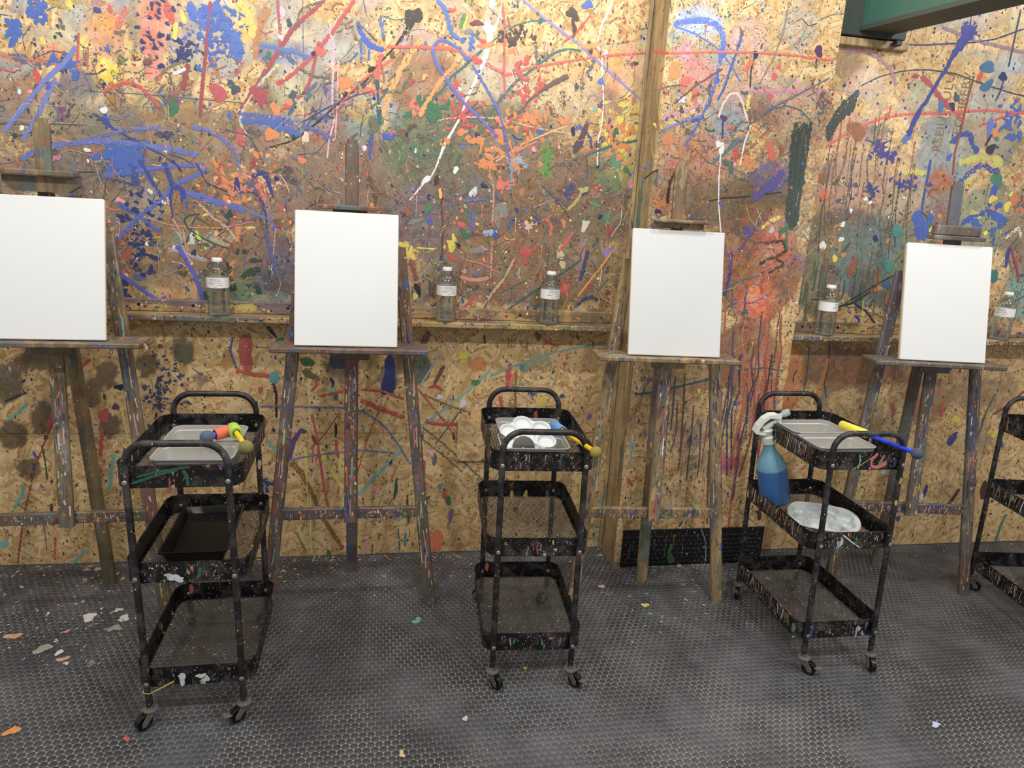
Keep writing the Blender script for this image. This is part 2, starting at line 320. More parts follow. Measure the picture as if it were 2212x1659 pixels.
# ---------------------------------------------------------------- paint layout of the three walls (places read on the wall faces)
YL, YC, YR = 0., -.165, -.072      # wall planes: left wall, boxed-out centre, right wall
XC0, XC1 = .963, 1.620
SMEAR = [  # cx, cy, rx, ry, rgb, amount  (centre and radii as seen, then carried onto the wall)
 (130,60,150,70,(232,204,150),.15),(330,60,32,75,(222,122,96),1),(333,148,24,26,(218,124,98),1),(228,75,40,60,(226,152,100),.75),(231,152,30,26,(228,196,70),1),(180,95,18,22,(232,206,66),.9),(115,110,20,18,(222,132,62),.8),
 (90,128,100,14,(202,112,70),.6),(288,52,14,56,(150,132,100),.8),(440,40,48,40,(120,142,184),.45),(400,150,50,50,(206,208,168),.45),(30,200,70,45,(150,104,78),.75),(165,185,48,36,(116,106,112),.9),(110,270,110,60,(136,114,88),.8),
 (250,275,70,50,(112,112,98),.85),(316,230,14,20,(172,152,74),.9),(392,245,28,34,(184,128,58),.85),(400,290,100,55,(136,114,84),.7),(200,370,190,60,(106,100,96),.9),(272,336,42,26,(58,88,160),.85),(95,255,20,30,(186,172,110),.8),
 (420,430,220,110,(128,106,76),.9),(280,370,60,34,(66,84,144),.7),(310,440,40,44,(146,140,138),.7),(350,645,110,34,(192,152,86),.75),(530,622,38,44,(88,122,80),.9),(600,580,50,80,(84,84,104),.9),(250,565,26,45,(156,88,62),.75),(450,625,26,34,(122,122,70),.8),
 (330,560,100,60,(134,112,78),.8),(470,540,110,60,(132,100,70),.8),(560,450,80,70,(138,96,78),.7),(510,380,70,50,(142,104,72),.8),(395,525,30,20,(112,140,134),.7),(470,520,40,14,(188,182,150),.6),(590,655,50,22,(130,168,140),.6),
 (500,90,70,100,(208,180,140),.3),(640,95,70,80,(176,166,150),.55),(562,75,16,60,(180,118,66),.8),(532,40,18,50,(218,194,84),.8),(700,205,36,54,(122,122,138),.8),(530,280,110,55,(146,120,90),.65),(690,305,28,24,(184,90,80),.8),(770,290,40,36,(112,138,132),.75),(745,185,18,22,(222,152,62),.9),
 (890,180,50,80,(156,112,84),.9),(885,340,60,95,(66,114,86),.95),(720,385,140,90,(128,104,88),.9),(780,240,26,26,(196,190,104),.6),(610,115,60,24,(86,116,172),.7),(620,270,80,22,(88,112,166),.7),(560,205,20,20,(172,66,72),.8),(640,200,60,50,(190,178,130),.45),
 (800,440,80,60,(120,96,84),.85),(1010,320,130,110,(122,106,84),.85),(935,175,60,65,(156,116,86),.95),(930,350,60,80,(70,106,88),.9),(1130,275,70,60,(116,112,86),.8),(1000,280,60,40,(96,104,84),.85),(1125,355,36,28,(140,168,184),.85),(1345,150,50,50,(230,168,112),.7),(1370,260,44,80,(232,200,92),.7),(1300,300,70,60,(206,156,84),.55),
 (1190,400,140,90,(124,100,78),.85),(1080,450,240,110,(122,96,76),.95),(900,480,70,80,(104,94,106),.85),(1000,420,70,60,(92,96,92),.8),(1085,550,60,60,(152,96,62),.75),(1250,590,110,70,(134,118,76),.85),(1120,600,180,70,(126,98,74),.9),(1150,680,220,18,(204,172,108),.85),(1300,450,70,80,(110,100,84),.8),(1330,380,50,40,(96,130,90),.75),(1360,350,40,50,(190,170,80),.6),(1180,350,14,40,(96,152,66),.8),
 (1040,200,50,30,(212,190,140),.4),(1250,215,60,50,(206,176,130),.5),(1190,190,90,60,(228,200,150),.3),
 # centre
 (1510,45,60,34,(172,192,218),.8),(1620,75,50,34,(224,172,156),.7),(1506,160,30,40,(202,122,124),.9),(1478,112,18,18,(228,132,154),.95),(1570,275,46,60,(128,150,158),.75),(1730,230,60,70,(176,152,122),.6),(1500,360,70,70,(176,112,74),.85),(1630,450,90,70,(96,80,56),1),(1520,440,60,60,(110,92,70),.85),(1665,385,50,30,(84,74,140),.7),
 (1640,580,95,120,(150,88,56),1),(1635,650,40,50,(216,92,54),.95),(1680,520,30,70,(186,110,84),.8),(1610,770,80,80,(150,96,66),.95),(1640,850,44,90,(196,116,82),.75),(1500,960,70,80,(164,134,134),.5),(1560,1000,24,20,(222,96,118),.9),(1460,820,90,60,(170,132,90),.6),(1660,900,30,120,(184,150,110),.5),(1640,130,60,40,(206,186,150),.4),(1580,180,40,50,(214,150,120),.5),(1510,330,90,40,(196,136,96),.6),(1450,620,30,120,(130,110,80),.8),
 # right
 (1905,400,130,100,(196,158,134),.55),(2040,340,66,80,(128,152,160),.75),(2030,392,30,28,(152,76,46),1),(1835,485,80,38,(92,84,76),.95),(1890,570,110,100,(84,116,116),.92),(1760,590,40,110,(112,112,82),.85),(2130,480,90,80,(142,154,122),.8),(2200,520,40,60,(136,110,90),.8),(2150,580,30,40,(222,188,124),.9),(2200,640,30,60,(112,160,150),.8),(1960,620,50,80,(96,120,84),.8),(2030,470,36,36,(110,96,110),.8),
 (1830,300,50,60,(206,158,124),.5),(1960,200,80,60,(200,182,146),.35),(2110,300,80,60,(176,172,150),.5),(1830,800,130,50,(158,104,76),.75),(1708,810,24,80,(216,130,52),1),(1990,850,60,60,(176,104,76),.55),(2120,830,90,70,(160,126,76),.5),(1920,1000,80,110,(180,150,96),.4),(2120,1000,70,120,(184,142,84),.4),(2060,700,100,40,(140,120,88),.5),(1820,130,40,30,(168,146,112),.6),
 # lower left
 (72,778,44,26,(98,82,58),.95),(17,827,36,48,(94,80,56),.95),(231,812,28,34,(100,84,60),.9),(92,902,30,40,(102,84,60),.9),(26,940,38,32,(94,78,54),.95),(64,1012,28,24,(104,86,58),.9),(238,920,26,30,(98,80,56),.9),(200,850,20,36,(100,86,60),.85),(318,787,30,32,(104,92,66),.8),(434,820,24,20,(112,100,84),.7),(150,790,24,50,(108,92,66),.8),
 (395,760,28,34,(72,92,72),.8),(490,780,18,22,(196,140,44),.85),(735,778,30,34,(74,84,92),.85),(905,795,32,40,(66,90,84),.9),(842,820,20,36,(38,48,112),.95),(860,770,16,30,(96,52,60),.8),(800,800,80,40,(150,120,80),.4),(1002,768,18,14,(222,204,60),.9),(1030,786,20,16,(222,132,50),.9),(700,820,60,40,(150,124,80),.35),(1170,790,50,40,(158,166,126),.4),(940,1168,14,22,(228,110,36),1),(640,745,24,22,(70,120,60),.8),
]
WASH = []
for _ in range(150): WASH.append((random.uniform(-100, 2300), random.uniform(-40, 250), random.uniform(22, 70), random.uniform(20, 60), random.choice([(198,192,172),(176,188,190),(214,184,154),(218,202,146),(188,194,164),(204,174,164),(176,166,154),(150,168,190),(222,170,130)]), random.uniform(.35, .62)))
for _ in range(210): WASH.append((random.uniform(-100, 2300), random.uniform(215, 665), random.uniform(18, 62), random.uniform(16, 52), random.choice([(98,112,136),(90,120,98),(156,98,72),(112,102,116),(130,106,86),(176,124,74),(84,98,122),(122,122,98),(146,86,78),(100,92,80),(110,124,128),(166,104,62)]), random.uniform(.45, .8)))
for _ in range(30): WASH.append((random.uniform(1330, 2200), random.uniform(720, 1000), random.uniform(18, 50), random.uniform(20, 60), random.choice([(166,124,84),(150,112,84),(178,130,96),(150,140,110)]), random.uniform(.3, .5)))
SMEAR[:0] = WASH
# tone: how strongly speckled, by height band on each wall (px rows)
def smear_field(X, Y, wl):
    """X,Y arrays of seen positions -> rgba, tone"""
    n = X.size; rgb = np.tile(np.array(lin((138, 116, 88))[:3]), (n, 1)); A = np.zeros(n)
    for cx, cy, rx, ry, c, a in SMEAR:
        if a <= .0: continue
        side = 'L' if cx < 1430-.105*cy else ('C' if cx < 1818-.153*cy else 'R')
        if side != wl: continue
        d = np.sqrt(((X-cx)/rx)**2+((Y-cy)/ry)**2); w = a*np.clip((1.22-d)/.5, 0, 1)
        rgb = rgb*(1-w[:, None])+np.array(lin(c)[:3])*w[:, None]; A = 1-(1-A)*(1-w)
    base = np.where(Y < 330, np.clip(.18+(Y-90)/260, .1, .95), np.where(Y < 640, .95, np.where(Y < 700, .7, .14)))
    if wl == 'R': base = base*.8
    tone = np.where(Y < 690, .95, .42)
    return np.c_[rgb, np.maximum(A*.95, base*.55)], tone
WALLEXTRA = [( -300+random.uniform(-200, 250), random.uniform(0, 700)) for _ in range(30)]
for q in WALLEXTRA: SMEAR.append((q[0], q[1], 70, 60, random.choice([(128,106,80),(150,110,80),(110,110,100),(90,110,100),(180,130,80),(100,96,110)]), .8))
for _ in range(24): SMEAR.append((2260+random.uniform(0, 900), random.uniform(150, 700), 80, 70, random.choice([(128,126,100),(110,130,124),(96,116,116),(170,130,100)]), .7))

def panel(parent, name, x0, x1, z0, z1, y, wl, th=.014, step=.0145):
    nx = max(2, int((x1-x0)/step)); nz = max(2, int((z1-z0)/step)); xs = np.linspace(x0, x1, nx+1); zs = np.linspace(z0, z1, nz+1)
    XX, ZZ = np.meshgrid(xs, zs); V = np.c_[XX.ravel(), np.full(XX.size, y), ZZ.ravel()]
    px, py = topx(V); rgba, tone = smear_field(px+rng.normal(0, 3, px.size), py+rng.normal(0, 3, py.size), wl)
    idx = np.arange(V.shape[0]).reshape(nz+1, nx+1); F = np.stack([idx[:-1, :-1], idx[:-1, 1:], idx[1:, 1:], idx[1:, :-1]], -1).reshape(-1, 4)
    ring = list(idx[0, :])+list(idx[1:, -1])+list(idx[-1, -2::-1])+list(idx[-2:0:-1, 0]); n0 = V.shape[0]
    B = V[ring].copy(); B[:, 1] += th; V = np.r_[V, B]; m = len(ring)
    side = [(ring[(j+1) % m], ring[j], n0+j, n0+(j+1) % m) for j in range(m)]
    me = bpy.data.meshes.new(name); me.from_pydata(V.tolist(), [], F.tolist()+side+[tuple(range(n0, n0+m))[::-1]])
    a = me.color_attributes.new('smear', 'FLOAT_COLOR', 'POINT'); a.data.foreach_set('color', np.r_[rgba, np.tile(rgba[:1], (m, 1))].astype(np.float32).ravel())
    t = me.attributes.new('tone', 'FLOAT', 'POINT'); t.data.foreach_set('value', np.r_[tone, np.zeros(m)].astype(np.float32))
    me.materials.append(M_OSB); me.update()
    return link(name, me, parent)
def struct(name, parent=None): return tag(link(name, None), kind='structure')
ZT = 2.95
wall_l = struct('wall_left'); wall_c = struct('wall_center'); wall_r = struct('wall_right')
g = .0012
for a, b, rows in ((-2.45, -1.49, (.005, 1.62, ZT)), (-1.49, -.27, (.005, .532, 1.62, ZT)), (-.27, XC0, (.005, .532, ZT))):
    for i in range(len(rows)-1): panel(wall_l, 'osb_panel', a+g, b-g, rows[i]+g, rows[i+1]-g, YL, 'L')
pp = panel(wall_l, 'osb_patch', .308, .462, .418, .592, -.016, 'L')
panel(wall_c, 'osb_panel', XC0+.002, XC1, .02, ZT, YC, 'C')
mb = MB(); mb.box(XC0-.001, XC0+.020, YC+.002, -.002, 0.0, ZT); part('side_stud', mb, M_STUD, wall_c)
mb = MB(); mb.bbox(XC0-.016, XC0-.002, -.014, -.0005, 0.0, ZT); part('corner_batten', mb, M_STUD, wall_c)
mb = MB(); mb.box(XC1-.02, XC1, YC+.015, YR+.02, 0.0, ZT); part('side_board', mb, M_STUD, wall_c)
for a, b, rows in ((XC1-.1, 2.72, (.005, ZT)), (2.72, 3.9, (.005, ZT))):
    for i in range(len(rows)-1): panel(wall_r, 'osb_panel', a+g, b-g, rows[i]+g, rows[i+1]-g, YR, 'R')

# ---------------------------------------------------------------- floor: studded rubber matting
fl = MB(); fl.add([(-3.2, -3.4, 0), (4.4, -3.4, 0), (4.4, .02, 0), (-3.2, .02, 0)], [(0, 1, 2, 3)])
floor = tag(link('floor', fl.mesh('floor', M_GRV)), kind='structure')
def studs(name, parent, x0, x1, y0, y1, sp=.0224, r=.0101, h=.0011, n=12, plane=None):
    pts = []
    ny = int((y1-y0)/(sp*.866)); nx = int((x1-x0)/sp)
    gx, gy = np.meshgrid(np.arange(nx), np.arange(ny)); X = x0+(gx+.5*(gy % 2))*sp; Y = y0+gy*sp*.866
    X, Y = X.ravel(), Y.ravel()
    if plane is None:
        px, py = topx(np.c_[X, Y, np.zeros(X.size)]); k = (px > -420) & (px < 2600) & (py < 1900); X, Y = X[k], Y[k]
    m = X.size; t = np.arange(n)*2*PI/n
    bot = np.stack([X[:, None]+(r+.0007)*np.cos(t), Y[:, None]+(r+.0007)*np.sin(t), np.zeros((m, n))], -1)
    top = np.stack([X[:, None]+r*np.cos(t), Y[:, None]+r*np.sin(t), np.full((m, n), h)], -1)
    V = np.concatenate([bot, top], 1).reshape(-1, 3)
    if plane is not None: V = np.c_[V[:, 0], plane-V[:, 2], V[:, 1]]
    j = np.arange(n); base = (np.arange(m)*2*n)[:, None, None]
    q = (np.stack([j, (j+1) % n, n+(j+1) % n, n+j], -1)[None]+base).reshape(-1, 4); cap = (n+j)[None, :]+(np.arange(m)*2*n)[:, None]
    me = bpy.data.meshes.new(name); nq, nc = q.shape[0], cap.shape[0]
    me.vertices.add(V.shape[0]); me.vertices.foreach_set('co', V.ravel()); me.loops.add(nq*4+nc*n); me.loops.foreach_set('vertex_index', np.r_[q.ravel(), cap.ravel()].astype(np.int32))
    me.polygons.add(nq+nc); me.polygons.foreach_set('loop_start', np.r_[np.arange(nq)*4, nq*4+np.arange(nc)*n].astype(np.int32)); me.update(calc_edges=True); me.validate()
    me.materials.append(M_RUB if plane is None else M_BLACKRUB); return tag(link(name, me, parent), kind='stuff')
studs('rubber_studs', floor, -2.4, 3.9, -1.75, .02)
bb = tag(link('baseboard_center', None), kind='structure')
mb = MB(); mb.bbox(XC0+.03, XC1+.005, YC-.006, YC-.0005, .001, .166, .001); part('rubber_kick', mb, M_BLACKRUB, bb)
studs('rubber_studs', bb, XC0+.045, XC1-.005, .012, .158, plane=YC-.0058)

# ---------------------------------------------------------------- steel beam over the right wall
bd = Vector((.16, -.987, 0)).normalized(); br = Vector((.987, .16, 0)).normalized(); b0 = Vector((1.80, YR-.004, 2.135))
M_BEAM = simple('green_beam_paint', (56, 94, 82), .5, 0, (60, .2), .2); M_BEAM_SHADE = simple('beam_paint_shade', (60, 68, 60), .6, 0, (60, .2), .2)  # darker beam copy carries the shade of underside and end as colour
be = tag(link('trim_1', None), kind='structure')
for nm, x0, x1, z0, z1, mt in (('bottom_flange', -.072, .072, 0, .016, M_BEAM_SHADE), ('web', -.066, -.052, .016, .29, M_BEAM), ('web', .052, .066, .016, .29, M_BEAM), ('top_flange', -.072, .072, .29, .306, M_BEAM)):
    mb = MB(); v = []
    for L in (0, 2.6):
        for x, z in ((x0, z0), (x1, z0), (x1, z1), (x0, z1)): v.append(tuple(b0+bd*L+br*x+Vector((0, 0, z))))
    mb.add(v, [(0, 1, 2, 3), (7, 6, 5, 4), (0, 4, 5, 1), (1, 5, 6, 2), (2, 6, 7, 3), (3, 7, 4, 0)]); part(nm, mb, mt, be)
mb = MB(); mb.bbox(1.622, 1.93, YR-.03, YR-.0005, 2.118, 2.46); part('end_plate', mb, M_BEAM_SHADE, be)  # dark colour stands in for the shadowed recess beside the web
mb = MB(); mb.bbox(1.622, 1.955, YR-.022, YR-.0005, 2.085, 2.114); part('packing_board', mb, M_STUD, be)
mb = MB(); mb.bbox(1.88, 1.905, YR-.05, YR-.023, 2.095, 2.112); part('packing_block', mb, M_BEAM_SHADE, be)

# ---------------------------------------------------------------- shelves
def shelf(x0, x1, yw, zb, label, holes):
    t = thing('wall_shelf', label, 'shelf', ((x0+x1)/2, yw, zb))
    cx = (x0+x1)/2
    mb = MB(); mb.bbox(x0-cx, x1-cx, -.09, -.0005, 0, .021); part('shelf_board', mb, M_SHELF, t)
    mb = MB(); mb.bbox(x0-cx, x1-cx, -.021, -.0006, .0212, .066); rl = part('back_rail', mb, M_SHELF, t)
    mb = MB(); mb.lathe([(.0001, 0), (.0052, 0), (.0052, .0012), (.0001, .0012)], 12, M=Matrix.Rotation(PI/2, 3, 'X')); me = mb.mesh('screw_hole', M_BPLAST)
    for hx in holes: link('screw_hole', me, rl, (hx-cx, -.0211, .046))
    return t
holes_l = [aty(x, y, -.021)[0] for x, y in ((300, 661), (417, 664), (1123, 690), (1298, 693), (622, 672))]+[-1.3, -1.8]
sh_l = shelf(-2.4, XC0-.032, YL, .977, 'long paint-spattered wooden shelf carrying three water bottles', holes_l)
sh_r = shelf(XC1+.001, 3.6, YR, .975, 'paint-spattered wooden shelf beyond the boxed-out wall, carrying two water bottles', [1.70, 1.86, 2.47, 2.9])

# ---------------------------------------------------------------- wall paint marks
FR = {'L': (YL, wall_l), 'C': (YC, wall_c), 'R': (YR, wall_r)}
SP = {k: Splat((0, y, 0), (1, 0, 0), (0, 0, 1), (0, -1, 0)) for k, (y, _) in FR.items()}
def side_of(x, y): return 'L' if x < 1425-.105*(y) + 5 else ('C' if x < 1818-.153*y else 'R')
def W2(x, y, w): P = aty(x, y, FR[w][0]); return (P[0], P[2])
def mpp(x, y, w): P = aty(x, y, FR[w][0]); return np.linalg.norm(P-C0)/FPX
def ST(col, w, *pts, jag=.22, taper=(.6, .4), wl=None, wear=None):
    if wear is None: wear = 0 if min(col) > 215 else random.uniform(.3, .46)
    k = wl or side_of(*pts[len(pts)//2]); m = mpp(*pts[0], k)
    ww = [v*m for v in w] if isinstance(w, (list, tuple)) else w*m
    if isinstance(ww, list) and len(ww) != len(pts): ww = list(np.interp(np.linspace(0, 1, len(pts)), np.linspace(0, 1, len(ww)), ww))
    SP[k].stroke([W2(x, y, k) for x, y in pts], ww, col, jag, taper, wear=wear)
def BL(col, x, y, rx, ry=None, rot=0., jag=.16, n=14, wl=None):
    k = wl or side_of(x, y); m = mpp(x, y, k); a, b = W2(x, y, k); SP[k].blob(a, b, rx*m, (ry or rx)*m, col, rot, jag, n, wear=0 if min(col) > 215 else random.uniform(.0, .4))
def BU(col, x, y, r, n=10, wl=None):
    k = wl or side_of(x, y); m = mpp(x, y, k); a, b = W2(x, y, k); SP[k].burst(a, b, r*m, col, n)
# --- scattered spatter, kinds by place
PAL = {
 'tl': [BLUE]*8+[NAVY]*4+[RED]*3+[BRN]*3+[TEAL]*2+[YEL, ORNG, SLATE, PINK],
 'tm': [BLUE]*5+[NAVY]*3+[SLATE]*3+[RED]*3+[CRIM]*2+[GRN]*3+[ORNG]*2+[YEL]*2+[PINK]*2+[TEAL]*3+[BRN]*2+[WHT],
 'tr': [BRN]*4+[TEAL]*3+[RED]*4+[ORNG]*4+[GRN]*3+[BLUE]*4+[DBRN]*3+[SLATE]*3+[YEL]*2+[CORAL]*2+[PURP],
 'mid': [ORNG]*6+[RED]*5+[CORAL]*4+[GRN]*4+[NAVY]*4+[BLUE]*3+[PEACH]*4+[DBRN]*3+[YEL]*2+[PINK]*2+[LAV]*3+[TEAL]*3+[WHT]*2+[CRIM]*2+[SLATE]*2,
 'ml': [NAVY]*6+[BLUE]*5+[BRN]*3+[PEACH]*3+[ORNG]*3+[DGRN]*3+[CORAL]*3+[WHT]*2+[YEL]*2+[LAV]*2+[GREY]*2+[CRIM]*2,
 'low': [NAVY]*8+[SLATE]*5+[RED]*3+[DGRN]*4+[TURQ]*2+[BRN]*6+[YEL]+[PURP]*2+[PINK]+[ORNG]*2+[DBRN]*8+[(64,84,140)]*3+[CRIM]*2,
 'c': [ORNG]*4+[RED]*4+[BLUE]*4+[PURP]*3+[TEAL]*3+[BRN]*4+[YEL]*2+[PINK]*3+[GRN]*2+[SLATE]*3+[WHT],
 'r': [NAVY]*5+[BLUE]*3+[TEAL]*4+[ORNG]*3+[YEL]*2+[BRN]*3+[DGRN]*3+[CRIM]*2+[WHT]*2+[SLATE]*2+[CORAL]*2,
}
def pal_at(px, py, w):
    if w == 'C': return 'c' if py < 1050 else 'low'
    if w == 'R': return 'r' if py < 740 else 'low'
    if py > 700: return 'low'
    if py < 230+random.uniform(-60, 60): return 'tl' if px < 430 else ('tm' if px < 900 else 'tr')
    return 'ml' if px < 640 else 'mid'
def scatter(w, x0, x1, z0, z1, count, streak, drips):
    y = FR[w][0]; sp = SP[w]
    for _ in range(count):
        a, b = random.uniform(x0, x1), random.uniform(z0, z1); px, py = topx((a, y, b)); c = random.choice(PAL[pal_at(px, py, w)])
        c = tuple(int(min(255, max(0, v*random.uniform(.8, 1.2)))) for v in c); r = .0013*math.exp(random.gauss(.35, .62)); r = min(r, .013)
        if py > 720: el = random.choice([1, 1.4, 2.2, 2.8])
        else: el = random.choice([1, 1, 1.3, 1.8])
        sp.blob(a, b, r, r*el, c, random.gauss(0, .35), .2, 8 if r < .005 else 12)
        if r > .005 and random.random() < .3 and py < 700:
            for _ in range(7): sp.blob(a+random.gauss(0, 2.4)*r, b+random.gauss(0, 2.4)*r, r*random.uniform(.12, .35), None, c, n=6)
    for _ in range(streak):
        a, b = random.uniform(x0, x1), random.uniform(z0, z1); px, py = topx((a, y, b)); c = random.choice(PAL[pal_at(px, py, w)])
        L = math.exp(random.gauss(-2.9, .6)); t = random.gauss(.9, .8) if random.random() < .7 else random.gauss(-.7, .6); wd = .0009*math.exp(random.gauss(.35, .5)); k = random.gauss(0, .15)
        sp.stroke([(a, b), (a+L*.5*math.cos(t)-k*L*math.sin(t), b+L*.5*math.sin(t)+k*L*math.cos(t)), (a+L*math.cos(t), b+L*math.sin(t))], wd, c, .3, wear=random.choice([0, .3, .42]))
    for _ in range(drips):
        a, b = random.uniform(x0, x1), random.uniform(z0, z1); px, py = topx((a, y, b)); c = random.choice(PAL[pal_at(px, py, w)])
        sp.drip(a, b, .0016*math.exp(random.gauss(.2, .4)), random.uniform(.015, .09), c)
def muddy(w, x0, x1, z0, z1, n):
    y = FR[w][0]; sp = SP[w]
    for _ in range(n):
        a, b = random.uniform(x0, x1), random.uniform(z0, z1); px, py = topx((a, y, b)); c = random.choice(PAL[pal_at(px, py, w)]); m = random.choice([(124,104,82), (112,104,96), (136,108,80), (104,108,98), (146,118,92)]); f = random.uniform(.25, .6)
        c = tuple(int(u*f+v*(1-f)) for u, v in zip(c, m)); t = random.gauss(.9, .7) if random.random() < .6 else random.uniform(0, 3.1); L = math.exp(random.gauss(-2.9, .5)); wd = .003*math.exp(random.gauss(.2, .6)); k = random.gauss(0, .2)
        if random.random() < .4: sp.blob(a, b, wd*random.uniform(1, 2.6), wd*random.uniform(1, 2.6), c, t, .45, 14, .0002, random.uniform(.4, .54))
        else: sp.stroke([(a, b), (a+L*.5*math.cos(t)-k*L*math.sin(t), b+L*.5*math.sin(t)+k*L*math.cos(t)), (a+L*math.cos(t), b+L*math.sin(t))], wd, c, .55, th=.0002, wear=random.uniform(.38, .54))
muddy('L', -2.3, XC0-.03, 1.03, 1.85, 1500); muddy('L', -2.3, XC0-.03, 1.7, 2.2, 260); muddy('C', XC0+.01, XC1, 1.0, 1.9, 260); muddy('R', XC1, 3.3, 1.02, 1.6, 420)
scatter('L', -2.3, XC0-.03, 1.72, 2.55, 3000, 120, 60)
scatter('L', -2.3, XC0-.03, 1.02, 1.75, 4200, 900, 150)
scatter('L', -2.3, XC0-.03, .03, .97, 1500, 90, 50)
scatter('C', XC0+.01, XC1, 1.2, 2.5, 900, 110, 60)
scatter('C', XC0+.01, XC1, .18, 1.2, 650, 90, 110)
scatter('R', XC1, 3.4, 1.0, 2.5, 1500, 70, 170)
scatter('R', XC1, 3.4, .03, .97, 500, 60, 30)
def cluster(col, cx, cy, sx, sy, n, r0, r1, wl=None):
    for _ in range(n): BL(col, cx+random.gauss(0, sx), cy+random.gauss(0, sy), random.uniform(r0, r1), random.uniform(r0, r1)*random.uniform(.8, 1.5), random.uniform(0, 3), .3, 9, wl)
# --- marks one can pick out, upper left
cluster(BLUE, 80, 22, 14, 13, 40, 2, 6); cluster(BLUE, 31, 62, 6, 14, 18, 3, 7); cluster(BLUE, 455, 50, 22, 38, 90, 2, 6); cluster(NAVY, 395, 110, 26, 14, 30, 2, 6); cluster(NAVY, 330, 60, 18, 50, 30, 2, 5)
cluster(BLUE, 150, 145, 20, 8, 8, 4, 9); cluster(BLUE, 272, 340, 26, 18, 46, 4, 10); cluster(NAVY, 300, 520, 22, 60, 70, 2, 6); cluster(NAVY, 270, 640, 8, 22, 14, 4, 8)
ST((60,100,190), [14, 18, 10], (408,4), (425,40), (450,66), jag=.5); ST((60,100,190), [10, 16], (422,42), (478,12), jag=.5)
ST((112,122,192), 8, (165,100), (140,135), (85,185), (75,200), (8,285)); ST((112,122,192), 7, (120,168), (90,232), (48,305))
ST((38,64,150), [9, 4, 4, 3], (226,256), (236,272), (262,287), (322,320), (356,336), (386,362)); BL((38,64,150), 228, 260, 7, 10); ST((38,64,150), 3, (230,262), (230,280))
ST(LAV, 9, (45,345), (60,333), (120,313), (190,305), (250,305), (310,314), (370,323), (430,334), jag=.4); ST(LAV, 6, (190,305), (250,285), (300,278), (350,276)); ST(LAV, 7, (415,275), (440,278), (470,292), (495,312), (510,335), (518,362))
ST(RED, 6, (228,196), (255,182), (280,178), (300,186), (322,206), (345,232)); ST(CRIM, 6, (455,3), (450,60), (445,110), (440,160), (435,212), (433,252)); ST((150,66,54), 9, (407,138), (400,165), (396,195))
ST(CORAL, 9, (272,14), (262,40), (254,62), jag=.4); ST(RED, 7, (236,10), (240,28)); ST(RED, [8, 14, 8], (358,0), (366,30), (373,52), jag=.4); ST(YEL, 8, (380,50), (378,86)); ST(YEL, 9, (391,22), (400,52)); ST(YEL, 7, (88,80), (98,98)); ST(YEL, [14, 6], (145,0), (158,22))
BL((188,68,74), 472, 200, 15, 16); BL(GRN, 375, 233, 8, 16); BL((132,70,120), 133, 236, 6); ST((132,70,120), 4, (133,238), (137,265)); BL(WHT, 225, 238, 6); ST((222,218,222), 6, (374,161), (402,148)); BL(NAVY, 95, 284, 15, 5); BL((206,120,146), 124, 341, 6, 5); BL(WHT, 188, 324, 6, 4); BL(WHT, 357, 323, 4, 5)
ST(SLATE, 1.6, (190,197), (300,203), (420,213), (520,222)); ST((90,80,70), 1.6, (0,268), (100,268), (190,270))
ST((196,112,70), 5, (0,118), (60,128), (130,140), (190,138)); ST(RED, 4, (0,148), (30,156)); BL(RED, 80, 165, 6, 12); ST(RED, 4, (170,70), (166,150)); ST((190,90,60), 4, (190,100), (188,150)); BL((96,112,72), 262, 130, 8, 7); BL((60,60,140), 210, 22, 6, 6)
# --- upper middle
ST((165,60,70), 8, (702,0), (660,36), (630,66), (600,112), (570,160), (536,216), (520,236), jag=.35); ST((192,66,66), 7, (766,0), (740,36), (725,60), (696,96), (660,136), (625,166), (598,182), jag=.35); ST((178,72,60), 6, (600,0), (603,40), (606,80), (600,122))
ST((176,70,66), 6, (690,90), (680,130), (672,170), (655,205), (640,212)); ST((230,176,186), [4, 6, 4, 4, 3], (715,50), (712,75), (722,96), (720,132), (718,200), (718,232), (722,262), (711,300), (707,342)); ST((230,176,186), 3, (731,130), (728,230), (724,300)); BL((230,176,186), 715, 140, 5); BL((230,180,190), 610, 25, 6, 9); ST((230,180,190), 4, (610,30), (606,52)); BL((236,196,200), 606, 80, 6)
ST((202,208,178), [3, 6, 4, 5, 3], (600,138), (586,156), (565,175), (540,211), (525,236), (518,262), (526,282), (541,297)); ST((186,120,62), 9, (582,18), (565,50), (552,90), (550,126), jag=.5); ST((222,196,86), 15, (515,3), (535,28), (544,60), (544,84), jag=.5)
ST((62,102,186), 18, (468,28), (490,64), (510,96), (516,132), jag=.6); ST((62,102,186), 11, (485,40), (482,62), jag=.5); cluster(BLUE, 495, 75, 22, 30, 50, 2, 5); ST((86,116,176), 10, (560,96), (600,104), (640,112), (670,126), jag=.5)
ST((46,86,190), [5, 10, 12, 9], (771,46), (782,75), (800,100), (830,107), jag=.35); ST((46,86,190), 4, (780,82), (780,137)); ST((46,86,190), 4, (797,106), (797,130)); ST((60,110,190), 6, (818,40), (826,60), (828,84))
ST((62,50,40), [10, 4, 3, 6, 3, 3], (886,55), (870,80), (850,105), (815,141), (790,176), (750,206), (690,261), (632,305), (582,318)); BL((70,62,48), 892, 38, 14, 20, jag=.3); BL((62,50,40), 803, 150, 8, 6, .8); BL((62,50,40), 748, 205, 8, 5, .8)
ST((222,76,58), 9, (826,116), (818,140), (816,176), jag=.4); ST((222,90,56), 5, (848,128), (800,160), (765,190), (735,225)); ST((220,80,70), 12, (765,196), (800,196), (825,200), jag=.5); ST((236,168,84), 11, (912,84), (885,120), (860,160), (838,214), (826,252), jag=.45); ST((56,92,110), [8, 6, 12], (815,172), (817,215), (820,256)); BL((60,110,90), 818, 262, 10, 8)
